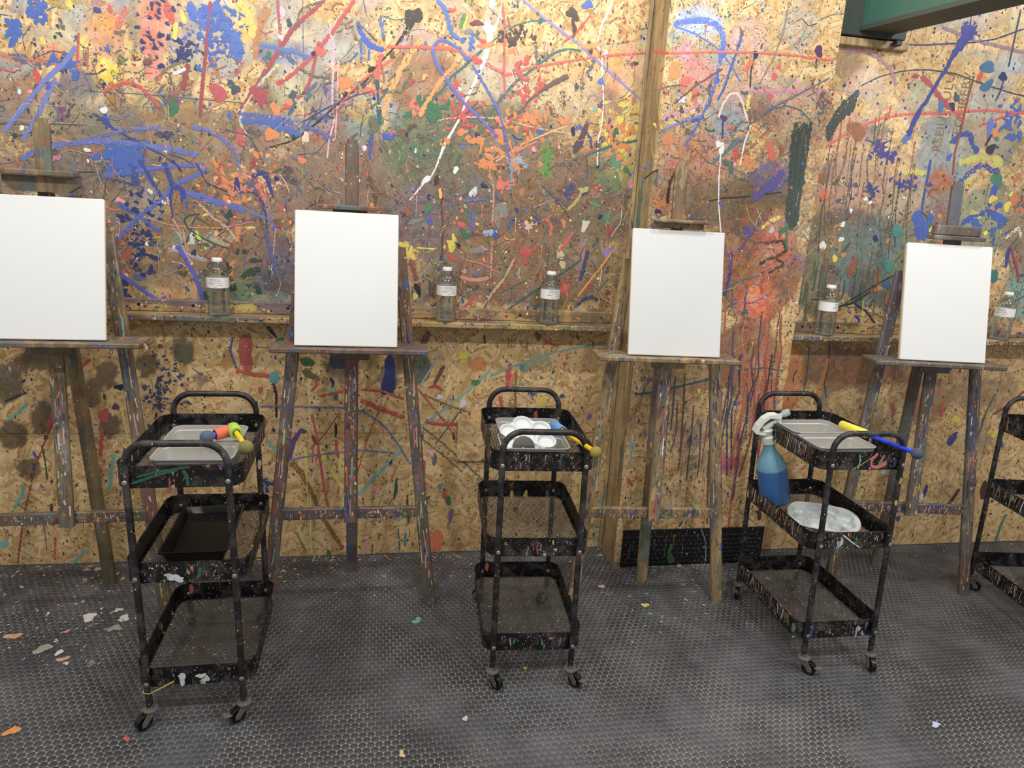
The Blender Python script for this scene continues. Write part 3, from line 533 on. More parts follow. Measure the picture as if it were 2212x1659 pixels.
ST((46,70,132), 3, (650,266), (700,236), (770,205), (807,197), (811,215)); ST((88,104,172), 9, (515,245), (560,250), (620,259), (690,285), (722,302), jag=.4); ST((74,100,166), 12, (520,260), (580,262), (600,275), (652,290), jag=.5); BL(BLUE, 600, 268, 12, 16); ST((42,76,182), [6, 10, 5, 3], (804,285), (800,312), (799,335), (801,352)); ST((48,84,180), 14, (826,296), (855,291), jag=.5)
for c, x, y, r in ((ORNG,595,235,10),(ORNG,625,222,8),(ORNG,587,290,12),((214,86,62),693,112,9),((170,60,72),560,205,14),(ORNG,557,334,8),((66,86,96),506,190,10),((70,96,104),632,205,7),((196,80,80),520,298,12),((230,200,170),660,296,8),(GRN,580,120,6),((200,70,60),620,230,5),((62,86,96),625,50,6),(ORNG,745,180,12),((236,170,90),917,166,5)): BL(c, x, y, r, r*1.1, jag=.25)
# --- upper centre
ST((226,82,50), [5, 7, 6], (835,101), (900,102), (960,104), (990,108), (1010,122)); ST((228,84,50), [7, 7, 5, 5], (1050,138), (1075,152), (1095,165), (1130,150), (1180,140), (1300,121), (1420,112)); ST((66,110,190), 8, (944,0), (958,12), (967,38), (974,70), (994,86), jag=.3); BL((60,100,180), 1000, 87, 5)
ST((86,100,190), 6, (1012,130), (985,100), (955,84), (938,94), (934,116), (945,142), (960,167), (980,195), (1000,220), (1040,260), (1076,297), jag=.1); ST((86,100,190), 5, (1020,140), (1040,172), (1070,225), (1080,250), (1090,285), (1098,330), (1101,352), jag=.25); BL((62,106,190), 1009, 126, 6, 5); ST((62,106,190), 9, (1024,72), (1018,90), (1015,112), jag=.5)
ST((228,152,62), 8, (986,136), (955,171), (935,200), (920,225), (906,252), jag=.5); ST((62,112,116), 5, (1042,108), (1000,146), (975,166), (955,195), (933,217)); ST((62,112,116), 3, (1062,90), (1090,70), (1115,54), (1150,45), (1192,45)); BL((60,110,90), 1088, 71, 6); BL((60,110,90), 1168, 45, 6); ST((66,116,116), 5, (1052,258), (1080,215), (1110,180), (1150,150), (1195,115), (1230,104), (1256,110))
ST((236,232,232), [16, 12, 8, 6, 5, 4, 5, 6, 3, 3], (1055,56), (1060,80), (1048,126), (1025,180), (1010,210), (995,252), (976,286), (960,312), (942,362), (930,384)); BL((238,234,234), 1056, 60, 15, 9, .3, .3); ST((238,234,234), [10, 3], (1056,56), (1028,47)); BL((238,234,234), 921, 388, 6, 11, -.7); ST((238,234,234), [4, 2.5], (915,396), (900,415), (884,433)); ST((230,226,220), 3, (1086,4), (1077,40), (1070,58)); BL((230,228,226), 1064, 7, 7, 9)
ST((226,78,52), 5, (1085,4), (1090,50), (1090,110), (1088,162), (1092,204), jag=.3); ST((150,132,196), 5, (1130,0), (1170,35), (1210,65), (1250,96), (1300,141), (1340,176), (1398,228)); ST((240,236,232), [3, 4, 3], (1322,0), (1315,26), (1300,52), (1291,90)); ST((240,236,232), [4, 3, 3, 3], (1287,96), (1300,112), (1301,160), (1304,220), (1300,270), (1292,300), (1290,362)); BL(WHT, 1309, 115, 5)
ST((116,88,84), [10, 10, 5, 6, 5], (1228,164), (1195,180), (1165,198), (1140,220), (1124,242), (1098,252), (1076,268)); ST((160,50,56), 6, (1100,250), (1075,268), (1055,292)); ST((238,208,64), 8, (1207,96), (1230,100), (1254,102), jag=.5); ST((232,150,62), 9, (1258,101), (1300,96), jag=.5); ST((226,186,132), 3, (930,262), (1000,252), (1080,256), (1150,275), (1236,291)); ST((228,180,120), 3, (1070,350), (1130,310), (1200,281), (1226,272)); ST((226,110,80), 4, (1060,345), (1120,325), (1160,305)); ST(RED, 4, (1215,94), (1245,70), (1274,35))
for c, x, y, r, q in ((BLUE,1166,284,7,6),(BLUE,1251,275,6,6),(GRN,1330,287,8,8),(PURP,1297,228,6,8),(TURQ,1281,236,6,5),(RED,977,22,6,5),(RED,1120,140,8,8),(RED,1138,128,6,6),(RED,1030,130,10,8),(RED,1043,90,6,6),(ORNG,1105,110,7,6),(ORNG,1050,98,14,6),((96,62,52),1110,85,12,7),((120,60,60),1030,50,12,6),(DBRN,1237,30,10,12),(DBRN,1240,60,5,14),(BLUE,1270,10,10,8),((96,76,84),1255,300,9,26),(ORNG,1225,258,5,7),(ORNG,1115,278,6,6),(PINK,1153,323,6,5),(GREY,1013,68,8,6),((230,160,160),1180,105,4,7),(RED,985,185,6,10),(WHT,993,192,4,4),((96,140,60),1000,45,5,14),(YEL,1005,50,3,14),(SLATE,1245,188,4,8),(CRIM,1190,238,4,7)): BL(c, x, y, r, q, random.uniform(-.4, .4), .25)
cluster(RED, 1000, 235, 22, 20, 40, 2, 6); cluster(RED, 1150, 205, 20, 30, 40, 2, 6); cluster(ORNG, 1140, 258, 26, 10, 26, 3, 8); cluster(GRN, 930, 240, 20, 14, 16, 4, 10); cluster(DBRN, 1105, 80, 24, 14, 36, 1.5, 5); cluster(ORNG, 1070, 310, 50, 30, 40, 3, 9); cluster(CORAL, 900, 235, 10, 10, 14, 3, 8); cluster(YEL, 1330, 270, 40, 30, 26, 2, 8); cluster(ORNG, 1340, 300, 26, 26, 24, 3, 9); cluster(BLUE, 1380, 380, 10, 30, 16, 2, 5)
ST((52,82,122), 5, (1262,280), (1275,298), (1279,322)); ST(TEAL, 5, (1240,345), (1280,330), (1330,312), (1385,302)); ST(RED, 5, (1250,345), (1275,325), (1290,315)); BL((100,150,112), 1330, 350, 12, 18); BL((60,130,80), 1351, 367, 6); BL(YEL, 1342, 324, 7); BL((120,130,90), 1330, 395, 10, 18); BL(PINK, 1365, 402, 6); BL(NAVY, 1374, 396, 6); BL((228,120,150), 1362, 395, 5, 8)
# --- middle left
ST((82,96,186), 7, (220,381), (300,368), (380,358), (440,357)); ST((82,96,190), 8, (446,365), (410,385), (376,400), (350,430), (320,455), (300,468), (270,500), (244,526), jag=.35); ST((76,92,180), 8, (255,440), (300,466), (330,490), (346,502), jag=.35); ST((88,100,180), 13, (400,415), (450,431), (500,446), (532,455), jag=.3); ST((110,118,170), 8, (540,458), (590,476), jag=.4)
ST((40,60,150), [10, 9, 6, 4, 3], (354,350), (365,376), (372,402), (368,420), (370,450), (373,472)); ST((40,60,150), 12, (370,406), (385,400), (396,416), (400,430), jag=.4); ST((40,60,150), 4, (393,418), (393,436)); ST((62,80,170), 5, (402,420), (403,452)); ST((52,76,150), 13, (278,345), (290,370), (296,402), jag=.5); ST((44,64,150), 7, (300,345), (320,376), (340,410), (349,426)); ST((36,50,120), 4, (372,345), (385,360), (393,372))
ST((48,58,140), 4, (517,418), (526,413), (550,415), (568,436), (575,466), (577,500), (580,522)); ST((40,56,140), [6, 10, 8, 4], (544,382), (568,370), (576,382), (582,400), (590,427)); BL((36,50,130), 512, 398, 6, 12); ST((36,50,130), 4, (510,400), (505,415)); ST((76,86,190), 8, (383,530), (400,556), (420,592), (434,630), (440,655), (441,672), jag=.15); ST((76,86,190), 7, (250,580), (270,600), (300,620), (330,641), (347,651), (358,639), jag=.15)
ST((84,94,156), 8, (574,492), (580,530), (590,562), (602,602), jag=.4); ST((216,132,112), 2.5, (310,468), (360,485), (420,492), (480,493), (548,478)); ST((202,168,134), 5, (430,440), (460,470), (496,496), (512,522), jag=.4); ST((52,94,78), 3, (432,462), (408,464), (397,474), (408,495), (440,515), (472,530), (492,536)); ST((52,94,78), 3, (420,470), (412,500), (402,525)); ST((188,168,178), 4, (372,490), (390,510), (398,545), (418,572)); ST((188,168,178), 7, (363,538), (400,547), (448,563), jag=.5)
ST((168,62,46), 5, (514,434), (505,470), (495,506)); ST((178,78,46), 8, (531,495), (516,520), (490,536), (475,541), (474,560), jag=.4); ST((212,132,52), 9, (455,344), (474,360), (486,396), jag=.5); ST((212,132,52), 9, (516,488), (512,522), jag=.4); ST((224,126,44), [2, 12, 6], (508,560), (495,580), (499,604), jag=.3); ST((224,134,112), 2.5, (395,498), (410,570), (420,620), (429,656)); ST((214,170,140), 3, (360,425), (372,470), (400,520)); ST((190,60,40), 9, (478,345), (470,380), (480,400), jag=.5)
for c, x, y, r, q in (((236,210,70),445,464,6,3),((236,210,70),541,492,8,4),(RED,608,450,5,7),(RED,330,513,3,3),(WHT,353,437,5,3),(WHT,325,413,5,4),((212,206,200),415,518,6,9),(PINK,258,432,8,5),(PINK,267,362,6,7),(WHT,317,527,3,4),((110,160,156),372,580,5,4),(TEAL,349,531,5,4),((200,60,50),276,585,5,9),((92,100,160),300,598,10,8),(CRIM,550,350,5,6)): BL(c, x, y, r, q, random.uniform(-.4, .4), .25)
cluster(ORNG, 500, 400, 20, 24, 20, 3, 8); cluster(CORAL, 560, 410, 30, 24, 26, 2, 6); cluster(PEACH, 560, 380, 26, 30, 20, 2, 5); cluster(DGRN, 520, 605, 24, 30, 16, 4, 9); cluster((150,84,60), 255, 560, 14, 26, 16, 4, 9)
# --- middle centre
ST((112,46,42), 4, (955,408), (953,450), (957,480), (955,552)); cluster(YEL, 882, 540, 12, 9, 22, 3, 8); cluster(YEL, 975, 527, 6, 8, 10, 3, 7); ST(YEL, 4, (900,535), (940,538)); ST((216,142,116), 5, (1064,520), (1061,560), (1060,602), jag=.4); ST((216,150,120), 4, (1066,390), (1066,440), (1063,482), jag=.4); ST((216,142,116), 8, (994,597), (1010,603), (1032,606), (1056,600), jag=.2); ST((218,168,124), 5, (1112,558), (1090,600), (1065,631), (1040,665), (1008,697), jag=.35)
ST((202,62,46), 6, (1030,638), (992,673), (985,690)); ST((62,106,112), 5, (1256,560), (1200,600), (1150,631), (1080,681)); ST((62,106,112), 4, (1162,655), (1133,702)); ST((236,152,52), 4.5, (1321,545), (1300,575), (1275,605), (1248,641)); ST((236,152,52), 5, (1231,658), (1221,682)); ST((66,72,122), 7, (1270,540), (1262,570), (1254,606), jag=.4); ST((60,66,112), 7, (1242,664), (1260,646), (1280,640), (1291,650), jag=.3); ST((60,66,130), 4, (1140,660), (1138,678)); ST((150,60,48), 4, (960,640), (930,665), (905,690)); ST((216,120,100), 3, (1000,560), (1040,570), (1080,590)); ST((90,86,110), 3, (1170,400), (1200,430), (1230,470)); ST((230,90,60), 7, (1180,470), (1192,490), (1188,510), jag=.5); ST((220,80,60), [3, 8, 3], (1240,500), (1225,520), (1205,545))
ST((82,120,112), 4, (1315,600), (1290,630)); ST((92,104,190), 4, (1000,435), (1030,432), (1050,430)); ST((84,100,180), 6, (1015,455), (1022,470), (1018,500), jag=.4); BU(RED, 1132, 545, 20, 14); BU((216,72,56), 1220, 625, 18, 12); BU((232,186,150), 1140, 488, 16, 10); BU(YEL, 885, 545, 14, 9); BU(ORNG, 1110, 350, 20, 10); BU(CORAL, 1085, 400, 22, 10); BU(ORNG, 1060, 355, 20, 12)
for c, x, y, r, q in (((206,220,234),1023,415,8,10),((150,186,214),1056,503,10,8),((60,92,150),1071,506,6,14),(WHT,1072,500,3,6),((146,142,132),1085,452,15,13),((146,142,132),1072,470,8,20),((146,142,136),1034,540,14,9),((50,48,46),988,530,6,6),((226,216,190),1264,485,9,13),((222,196,140),1211,560,11,16),((78,72,72),1209,560,6,9),((190,190,110),1260,412,9,10),((70,80,100),1262,418,7,5),((52,50,48),903,626,7,13),((232,212,80),897,640,5,9),((150,130,190),1311,545,10,9),((66,76,130),1160,476,9,8),(GRN,1005,505,10,9),((200,60,60),976,556,8,8),((84,150,110),1285,441,11,5),((90,140,110),1310,470,9,16),(NAVY,1298,468,6,5),((70,80,120),1230,412,12,14),(CRIM,1320,500,7,9),((96,150,180),1103,362,6,5),((60,60,64),1045,400,6,8),(PINK,1003,586,4,5),(GREY,897,478,16,5),(GREY,918,486,10,5),((80,130,90),925,450,9,11),((60,90,170),925,475,6,14)): BL(c, x, y, r, q, random.uniform(-.4, .4), .25)
ST((150,178,200), 12, (1098,350), (1120,345), (1140,360), jag=.6); ST((120,160,190), 4, (1105,362), (1104,410)); ST((120,160,190), 4, (1120,365), (1122,376)); ST((96,152,66), 10, (1186,322), (1178,350), (1182,378), jag=.6); ST((190,180,90), 6, (1255,420), (1240,440), (1225,455)); ST((70,110,90), 3, (1185,540), (1180,600)); ST((90,140,70), 7, (1090,580), (1088,602), jag=.4)
# --- centre box
ST((62,106,206), [8, 11, 12, 12, 11, 9], (1455,52), (1480,46), (1520,43), (1545,51), (1560,68), (1563,92), (1560,116), jag=.1); ST((66,100,200), [10, 6, 8, 6, 7, 5], (1560,112), (1551,150), (1546,180), (1531,220), (1510,262), (1496,288), (1478,316), jag=.25); BL((62,106,206), 1560, 116, 8, 6); BL((62,106,206), 1548, 174, 7, 5); ST((80,110,200), 3, (1456,56), (1500,72), (1540,96), (1560,116), (1580,142), (1600,178))
ST((54,92,172), [3, 6, 4, 5, 4], (1600,60), (1601,82), (1590,115), (1575,155), (1565,190), (1550,216), jag=.35); ST((112,126,202), 5, (1432,281), (1470,265), (1512,250)); BL((52,86,170), 1497, 258, 6); ST((76,116,112), 3, (1572,320), (1600,290), (1630,260), (1670,235), (1700,228), (1730,238), (1752,262)); ST((84,124,142), 7, (1540,352), (1600,300), jag=.4); ST((216,132,162), 7, (1618,197), (1700,197), (1788,197), jag=.3); ST((216,140,180), 5, (1432,252), (1470,244), (1520,222), jag=.5)
for i in range(11): ST((60+i % 3*5, 84-i % 4*4, 72), 8, (1750-i*3.4+random.uniform(-3, 3), 262+random.uniform(0, 26)), (1742-i*3.2, 320), (1733-i*2.6, 390), (1724-i*2.2, 440), (1720-i*2, 455+random.uniform(0, 40)), jag=.5)
BL((240,238,236), 1557, 318, 9, 12, jag=.3); ST((240,238,236), 3, (1557,328), (1553,382), (1552,440), (1557,502)); BL((98,58,104), 1768, 112, 9, 10); ST((98,58,104), [7, 3], (1766,118), (1762,138)); BL((216,140,62), 1457, 153, 13, 16, jag=.06); BL((210,130,66), 1445, 300, 14, 13, jag=.1); ST((226,156,76), 6, (1578,302), (1600,288), (1622,282), (1642,281), jag=.5); ST((232,206,186), 5, (1552,254), (1562,225), (1575,204), (1590,200), (1602,216), (1615,262)); ST((232,228,220), 3.5, (1622,270), (1608,308), (1598,358))
BL((232,92,70), 1479, 180, 11, 13, jag=.4); ST((228,96,70), 8, (1500,190), (1502,228), jag=.4); ST((226,102,62), 12, (1628,134), (1605,150), jag=.6); ST((216,86,62), 13, (1662,306), (1668,348), jag=.5); BL((222,70,90), 1672, 165, 5, 8); BL((222,60,90), 1663, 208, 7, 5); BL((226,66,96), 1681, 144, 4); BL(NAVY, 1632, 118, 6); ST((48,60,80), 3, (1630,125), (1622,150), (1620,190)); ST((232,214,80), 7, (1618,205), (1614,240), jag=.5); ST((150,132,122), 3, (1705,0), (1692,70), (1672,122), (1640,182)); ST((96,104,150), 2, (1648,242), (1720,206), (1792,168))
ST((86,76,146), 15, (1692,368), (1670,396), (1640,420), (1624,436), jag=.6); ST((86,76,146), 6, (1642,478), (1612,520), (1598,542), jag=.4); BL((86,76,146), 1614, 497, 8, 10); BL((84,60,120), 1563, 255, 7, 6); ST((84,60,110), 4, (1562,258), (1560,300)); ST((70,50,40), 6, (1465,362), (1448,390), (1440,440), jag=.5); BU(ORNG, 1430, 440, 20, 12); BL(NAVY, 1421, 458, 6, 8); BL(YEL, 1414, 478, 5, 9); BL((222,196,160), 1433, 474, 8); ST((230,205,60), 7, (1685,468), (1660,480), (1645,495), jag=.6); BL(ORNG, 1680, 510, 5, 8); BL((190,190,196), 1667, 497, 5, 7); BL(ORNG, 1612, 350, 15, 16, jag=.3); ST(RED, 10, (1590,320), (1588,345), jag=.5)
ST((70,52,40), 3, (1530,435), (1560,428), (1600,426), (1650,420), (1690,415)); ST((76,62,46), 6, (1650,525), (1690,520), (1700,540), (1670,560), jag=.6); ST((76,62,46), 5, (1640,570), (1670,555), (1695,570), (1660,590), jag=.6); ST((60,120,80), 6, (1700,500), (1698,540), jag=.3); BL((62,116,80), 1698, 494, 12, 8, jag=.4); ST((90,60,130), 8, (1580,545), (1575,600), (1565,640), jag=.5); ST((76,120,124), 4, (1562,625), (1600,605), (1640,595))
for i in range(22):
    x = random.uniform(1560, 1690); y = random.uniform(640, 830); c = random.choice([(178,70,46), (196,96,52), (60,72,96), (96,60,50), (70,110,110), (206,110,60), (150,56,44), (96,80,120)])
    ST(c, random.uniform(2, 5), (x, y), (x-4+random.uniform(-7, 7), y+40), (x-8+random.uniform(-9, 9), y+80), (x-14+random.uniform(-9, 9), y+random.uniform(100, 170)), (x-20+random.uniform(-12, 12), y+random.uniform(175, 260)), jag=.5, wl='C')
for i in range(18):
    x = random.uniform(1400, 1560); y = random.uniform(790, 960); c = random.choice([(60,96,104), (70,86,120), (110,90,70), (66,120,116), (96,76,120), (150,80,60)])
    ST(c, random.uniform(2, 4), (x, y), (x-5+random.uniform(-4, 4), y+60), (x-12+random.uniform(-6, 6), y+random.uniform(100, 200)), jag=.3, wl='C')
ST((56,102,112), 4, (1385,858), (1395,830), (1415,812), wl='C'); ST((56,102,112), 5, (1372,852), (1420,846), (1470,834), (1535,818), wl='C'); ST((56,102,112), 3, (1600,800), (1650,794), (1692,801), wl='C'); ST((112,186,186), 6, (1362,945), (1364,975), (1358,1012), jag=.4, wl='C'); ST(RED, [4, 9, 4], (1354,1030), (1360,1042), (1367,1050), wl='C'); BU((226,96,120), 1580, 1000, 20, 12, wl='C'); ST((200,70,60), 5, (1600,900), (1592,1000), (1580,1080), (1574,1140), wl='C'); ST((206,110,60), 7, (1625,770), (1606,880), (1586,960), (1578,1000), wl='C'); ST((160,60,50), 4, (1640,850), (1618,960), (1596,1030), wl='C'); BL((60,90,150), 1593, 940, 4, 12, wl='C')
ST((240,226,44), 5, (1416,120), (1410,180), (1402,232), wl='L', jag=.3)
ST((228,92,54), 4, (1447,115), (1500,113), (1550,112), (1640,114), (1700,118), (1760,125), (1800,131))
_sd = Splat((XC0-.0012, 0, 0), (0, 1, 0), (0, 0, 1), (-1, 0, 0))      # near face of the stud
def SD(x, y): d = ray(x, y); P = C0+d*((XC0-.001-C0[0])/d[0]); return (P[1], P[2])
_sd.stroke([SD(1413, 111), SD(1430, 112), SD(1446, 116)], .011, (226,86,50), .2)
for pts in (((1419,212),(1424,240),(1429,268),(1422,240),(1432,225)), ((1408,305),(1411,330),(1413,345),(1407,318),(1404,340))): _sd.stroke([SD(*q) for q in pts], .004, (222,200,80), .3)
_sd.stroke([SD(1421, 250), SD(1420, 280)], .02, (176,116,56), .4, wear=.35); _sd.stroke([SD(1390, 388), SD(1410, 372), SD(1424, 366)], .005, (70,60,50), .4); _sd.stroke([SD(1427, 155), SD(1437, 142)], .004, (90,84,76), .3); _sd.stroke([SD(1447, 0), SD(1452, 30)], .006, (80,92,110), .4)
for _ in range(130): _sd.blob(random.uniform(-.155, -.01), random.uniform(.1, 2.3), random.uniform(.001, .004), random.uniform(.001, .006), random.choice(MUTED), 0, .3, 8)
_sd.build('paint_marks', wall_c)
# --- right wall
ST((46,56,146), [26, 22, 16, 10, 7, 6, 8, 10], (2097,56), (2090,76), (2075,97), (2060,116), (2046,146), (2010,202), (1985,242), (1960,294), jag=.35); BU((46,56,146), 2094, 66, 18, 12); BL((60,110,170), 1957, 300, 9, 7, jag=.3); ST((62,62,112), 3, (1808,90), (1900,95), (2000,97), (2100,92), (2150,85), (2212,62)); ST((66,66,100), 2.5, (1858,186), (1900,165), (1950,153), (2000,150), (2060,158), (2120,180), (2180,200), (2240,214)); ST((212,82,70), 5, (1785,317), (1830,286), (1870,268), (1905,255), (1950,247), (2050,243), (2130,238), (2230,246), jag=.3); ST((206,70,70), 4, (2115,272), (2160,255), (2212,240))
ST((172,124,134), 7, (1820,108), (1870,112), (1900,125), (1925,152), (1936,186), jag=.3); ST((152,124,144), 6, (2035,58), (2100,85), (2212,114), jag=.3)
for i in range(9): ST((58+i % 3*4, 72, 66), 8, (1856-i*1.5, 196+i*4), (1826+i*1.2, 218+i*3), (1804+i*.6, 248+i*2), (1786+i*.2, 282+i*3), jag=.5, wl='R')
for c, x, y, r, q in (((152,92,52),1850,283,20,15),((150,92,52),1776,384,12,12),((216,96,70),1780,420,8,13),((60,112,150),2133,145,17,8),((58,110,150),2130,186,12,9),(NAVY,2166,166,9,6),((60,120,170),2033,229,7,11),(NAVY,2056,230,6,8),(ORNG,2153,286,8,12),(LAV,2138,277,7,16),((62,66,74),2140,322,10,8),(WHT,1870,430,4,4),(WHT,1880,438,4,4),(WHT,1838,455,3,5),(WHT,1820,485,5,6),(WHT,1817,517,5,6),((238,232,226),1777,530,6,9),(ORNG,1776,538,4,4),(NAVY,1891,515,6,6),(ORNG,1917,520,4,5),(ORNG,1822,551,6,4),(YEL,1803,558,5,8),(ORNG,1896,624,8,6),((60,100,160),1914,614,7,9),((206,100,60),1921,645,8,12),((60,120,110),2143,596,12,14),((66,140,130),1918,574,11,12),((70,140,130),1938,500,12,12),(ORNG,2029,467,4,5),(ORNG,2143,450,5,4),(YEL,2144,430,8,7),(YEL,2175,446,8,8),((206,200,90),2155,350,10,12),((70,130,110),2153,390,12,14),(RED,2118,162,5,12),(SLATE,2066,210,5,10),((100,70,130),1848,400,6,5),(BLUE,2050,340,6,6),(CRIM,1977,165,8,4)): BL(c, x, y, r, q, random.uniform(-.3, .3), .2, wl='R')
BU((58,56,140), 1898, 314, 20, 12); cluster((58,60,140), 1915, 335, 12, 8, 26, 2, 5, 'R'); cluster((58,64,140), 1955, 395, 20, 10, 26, 2, 5, 'R'); cluster((50,60,130), 1880, 415, 8, 8, 16, 2, 4, 'R'); cluster(BLUE, 2190, 270, 16, 22, 40, 2, 5, 'R'); ST((202,196,84), 10, (1953,378), (1962,369), (2000,373), jag=.5); ST((202,196,84), 10, (2070,351), (2095,346), (2120,340), (2138,344), jag=.5); ST((202,196,84), 14, (2082,396), (2100,384), jag=.5); ST((206,200,90), 8, (2095,458), (2115,462), jag=.5); ST((206,200,90), 8, (2095,472), (2120,468), jag=.5)
ST((42,78,162), 9, (2052,308), (2068,298), (2085,285), (2098,297), (2105,322), (2112,330), jag=.6); ST((42,78,162), 10, (2073,396), (2090,380), (2105,364), (2120,355), (2150,370), (2160,372), jag=.5); ST((48,88,180), 22, (1980,455), (1988,480), (1984,520), jag=.5); ST((48,88,180), 14, (2012,462), (2000,485), (1996,520), jag=.5); ST((40,70,150), 5, (2010,345), (2005,375), (1995,425), (1990,460)); ST((44,80,170), 10, (2078,482), (2100,470), (2140,455), (2165,440), jag=.4); BL((48,88,180), 2108, 490, 14, 12, jag=.4); ST((44,80,170), 4, (2078,482), (2076,510)); BL((48,88,180), 2160, 475, 13, 14, jag=.4); ST((44,80,170), 4, (2150,490), (2140,560)); ST((44,80,170), [14, 4], (2152,400), (2140,430), (2136,470)); ST((40,66,140), [3, 9, 3], (2182,530), (2176,552), (2172,580))
ST((152,60,52), 4, (2102,170), (2086,230), (2078,270), (2062,330), (2058,378)); ST((182,60,76), 8, (1990,165), (2008,180), (2030,210), (2054,236), jag=.4); ST((200,66,60), 6, (2066,243), (2078,262)); ST((200,60,60), 4, (1925,228), (1918,252)); ST((60,60,110), 3, (2205,20), (2190,90), (2178,145)); ST((60,66,120), 3, (2168,172), (2160,200), (2150,218)); ST((60,62,70), 5, (2128,315), (2136,300), (2142,290)); ST((178,132,80), 7, (1818,484), (1803,490), (1800,510), (1808,530), jag=.3); ST((178,132,80), 6, (1815,520), (1812,548)); ST((160,96,60), 14, (1830,600), (1842,575), (1850,556), jag=.6); ST((60,76,70), 3, (1800,672), (1850,640), (1900,610), (1940,590)); ST((56,70,66), 4, (1790,668), (1840,655), (1880,630)); ST((46,60,70), 4, (1845,655), (1870,672), (1895,705)); ST((210,200,70), 3, (1864,648), (1862,695)); ST((40,60,150), 5, (1846,682), (1856,690), (1853,700)); BL((230,120,50), 2140, 616, 6, 8, wl='R')
ST((236,226,190), 6, (2170,515), (2185,505), (2200,490), (2205,515), jag=.6); ST((160,40,60), 4, (2182,530), (2196,580), (2200,610)); cluster((206,110,60), 2195, 430, 14, 24, 20, 2, 7, 'R')
for i in range(30):
    x = random.uniform(1790, 1990); y = random.uniform(230, 400); ST(random.choice([(76,92,82), (92,96,84), (70,80,72), (120,96,76), (150,90,66)]), random.uniform(1.5, 3), (x, y), (x-8+random.uniform(-4, 4), y+50), (x-14+random.uniform(-7, 7), y+90), (x-20+random.uniform(-9, 9), y+random.uniform(100, 190)), wl='R', wear=.46)
for i in range(30):
    x = random.uniform(1730, 1900); y = random.uniform(540, 620); ST(random.choice([(76,110,96), (70,90,100), (90,110,80), (150,80,60)]), random.uniform(1.5, 3.5), (x, y), (x-4, y+30), (x-9, y+random.uniform(40, 90)), wl='R')
ST((216,132,52), 24, (1719,775), (1712,815), (1702,860), (1694,910), jag=.3, wl='R'); ST((216,132,52), 9, (1790,775), (1775,820), (1762,860), jag=.4, wl='R'); BL(NAVY, 1720, 782, 6, 5, wl='R'); ST((60,100,80), 2.5, (1748,750), (1744,800), (1735,850), wl='R'); ST((70,86,80), 2.5, (1792,745), (1790,790), (1780,830), (1785,860), wl='R')
for c, x, y, r, q, ro in (((50,70,140),2057,948,7,16,-.5),((50,70,150),2096,963,6,10,0),((40,60,140),1999,1060,4,12,0),((92,46,50),2124,1058,7,17,.05),(YEL,2064,906,10,6,0),(YEL,2152,938,11,7,0),((50,70,130),2162,960,5,6,.5),((50,60,130),2160,922,3,9,0),((240,236,230),1990,1072,5,6,.6),(PURP,1940,1120,4,7,0),(WHT,1908,1020,5,7,.6)): BL(c, x, y, r, q, ro, .15, wl='R')
ST((106,52,46), 7, (2072,1056), (2056,1080), (2038,1100), jag=.15, wl='R'); ST((200,100,70), 12, (1930,870), (1928,900), jag=.5, wl='R'); BU(YEL, 2150, 936, 14, 9, wl='R'); BU(YEL, 2064, 908, 13, 9, wl='R'); ST((90,110,80), 4, (2150,850), (2130,890), (2110,950), wl='R'); ST((130,60,44), 4, (2212,845), (2170,880), (2145,895), wl='R'); ST((80,130,120), 4, (2172,1110), (2160,1140), (2150,1170), wl='R'); ST((206,80,60), 7, (2036,870), (2034,900), jag=.4, wl='R')
# --- lower left and middle
ST((192,66,50), [22, 26, 24, 18], (533,722), (530,750), (530,775), (537,803), jag=.08); ST((190,72,56), 8, (510,800), (545,808), (584,813), jag=.3); ST((66,76,160), 4, (503,728), (497,758), (506,782), (512,796)); ST((52,50,60), [9, 4], (578,705), (598,730)); BL((60,130,60), 604, 742, 10, 12); BL((88,160,168), 592, 815, 10, 14, jag=.08); ST((70,46,60), 5, (590,828), (597,850), (597,902)); BL((66,110,70), 664, 782, 13, 11); ST((110,104,60), [16, 10], (655,800), (690,822), jag=.3); BL(RED, 563, 842, 5, 7)
ST((152,52,42), 3, (140,845), (118,900), (75,1012), (50,1122), (38,1222)); ST(RED, 6, (221,930), (217,985), jag=.3); ST(RED, 5, (217,1008), (217,1062), jag=.3); ST((112,184,170), 7, (250,980), (243,1000), (236,1062)); ST((112,184,170), 6, (30,1100), (42,1080), (52,1050)); ST((232,212,120), 4, (262,880), (272,930), (282,965)); ST((232,212,120), 3, (242,850), (243,900)); ST((70,80,60), 3, (90,960), (98,1000), (102,1036)); ST((190,50,50), [5, 12, 4], (118,880), (108,915), (105,935)); BL((190,56,60), 225, 898, 9, 14); ST((60,60,60), 4, (10,868), (38,855), (58,848)); ST((112,184,170), 5, (12,910), (40,890), (62,870)); ST(RED, 6, (168,800), (185,785), (195,775)); ST((200,60,50), 4, (120,1160), (118,1210)); BL((112,184,176), 8, 1175, 10, 7); ST((112,184,170), 5, (150,1225), (170,1205), (190,1185))
ST((180,150,60), 3, (350,700), (355,740), (358,760)); ST((206,110,70), 3, (350,705), (358,750), (358,762)); BL((90,70,130), 312, 837, 4, 7); BL((40,46,60), 258, 837, 9, 7); BU((214,196,110), 250, 845, 12, 8); cluster((44,60,120), 345, 860, 14, 16, 40, 1.5, 4); cluster((44,60,120), 360, 820, 24, 30, 40, 1.5, 4); ST((112,184,176), 6, (575,948), (592,968), (606,984)); ST((232,212,90), 5, (555,1040), (562,1080), (566,1110)); BL(RED, 570, 912, 9, 9, jag=.3)
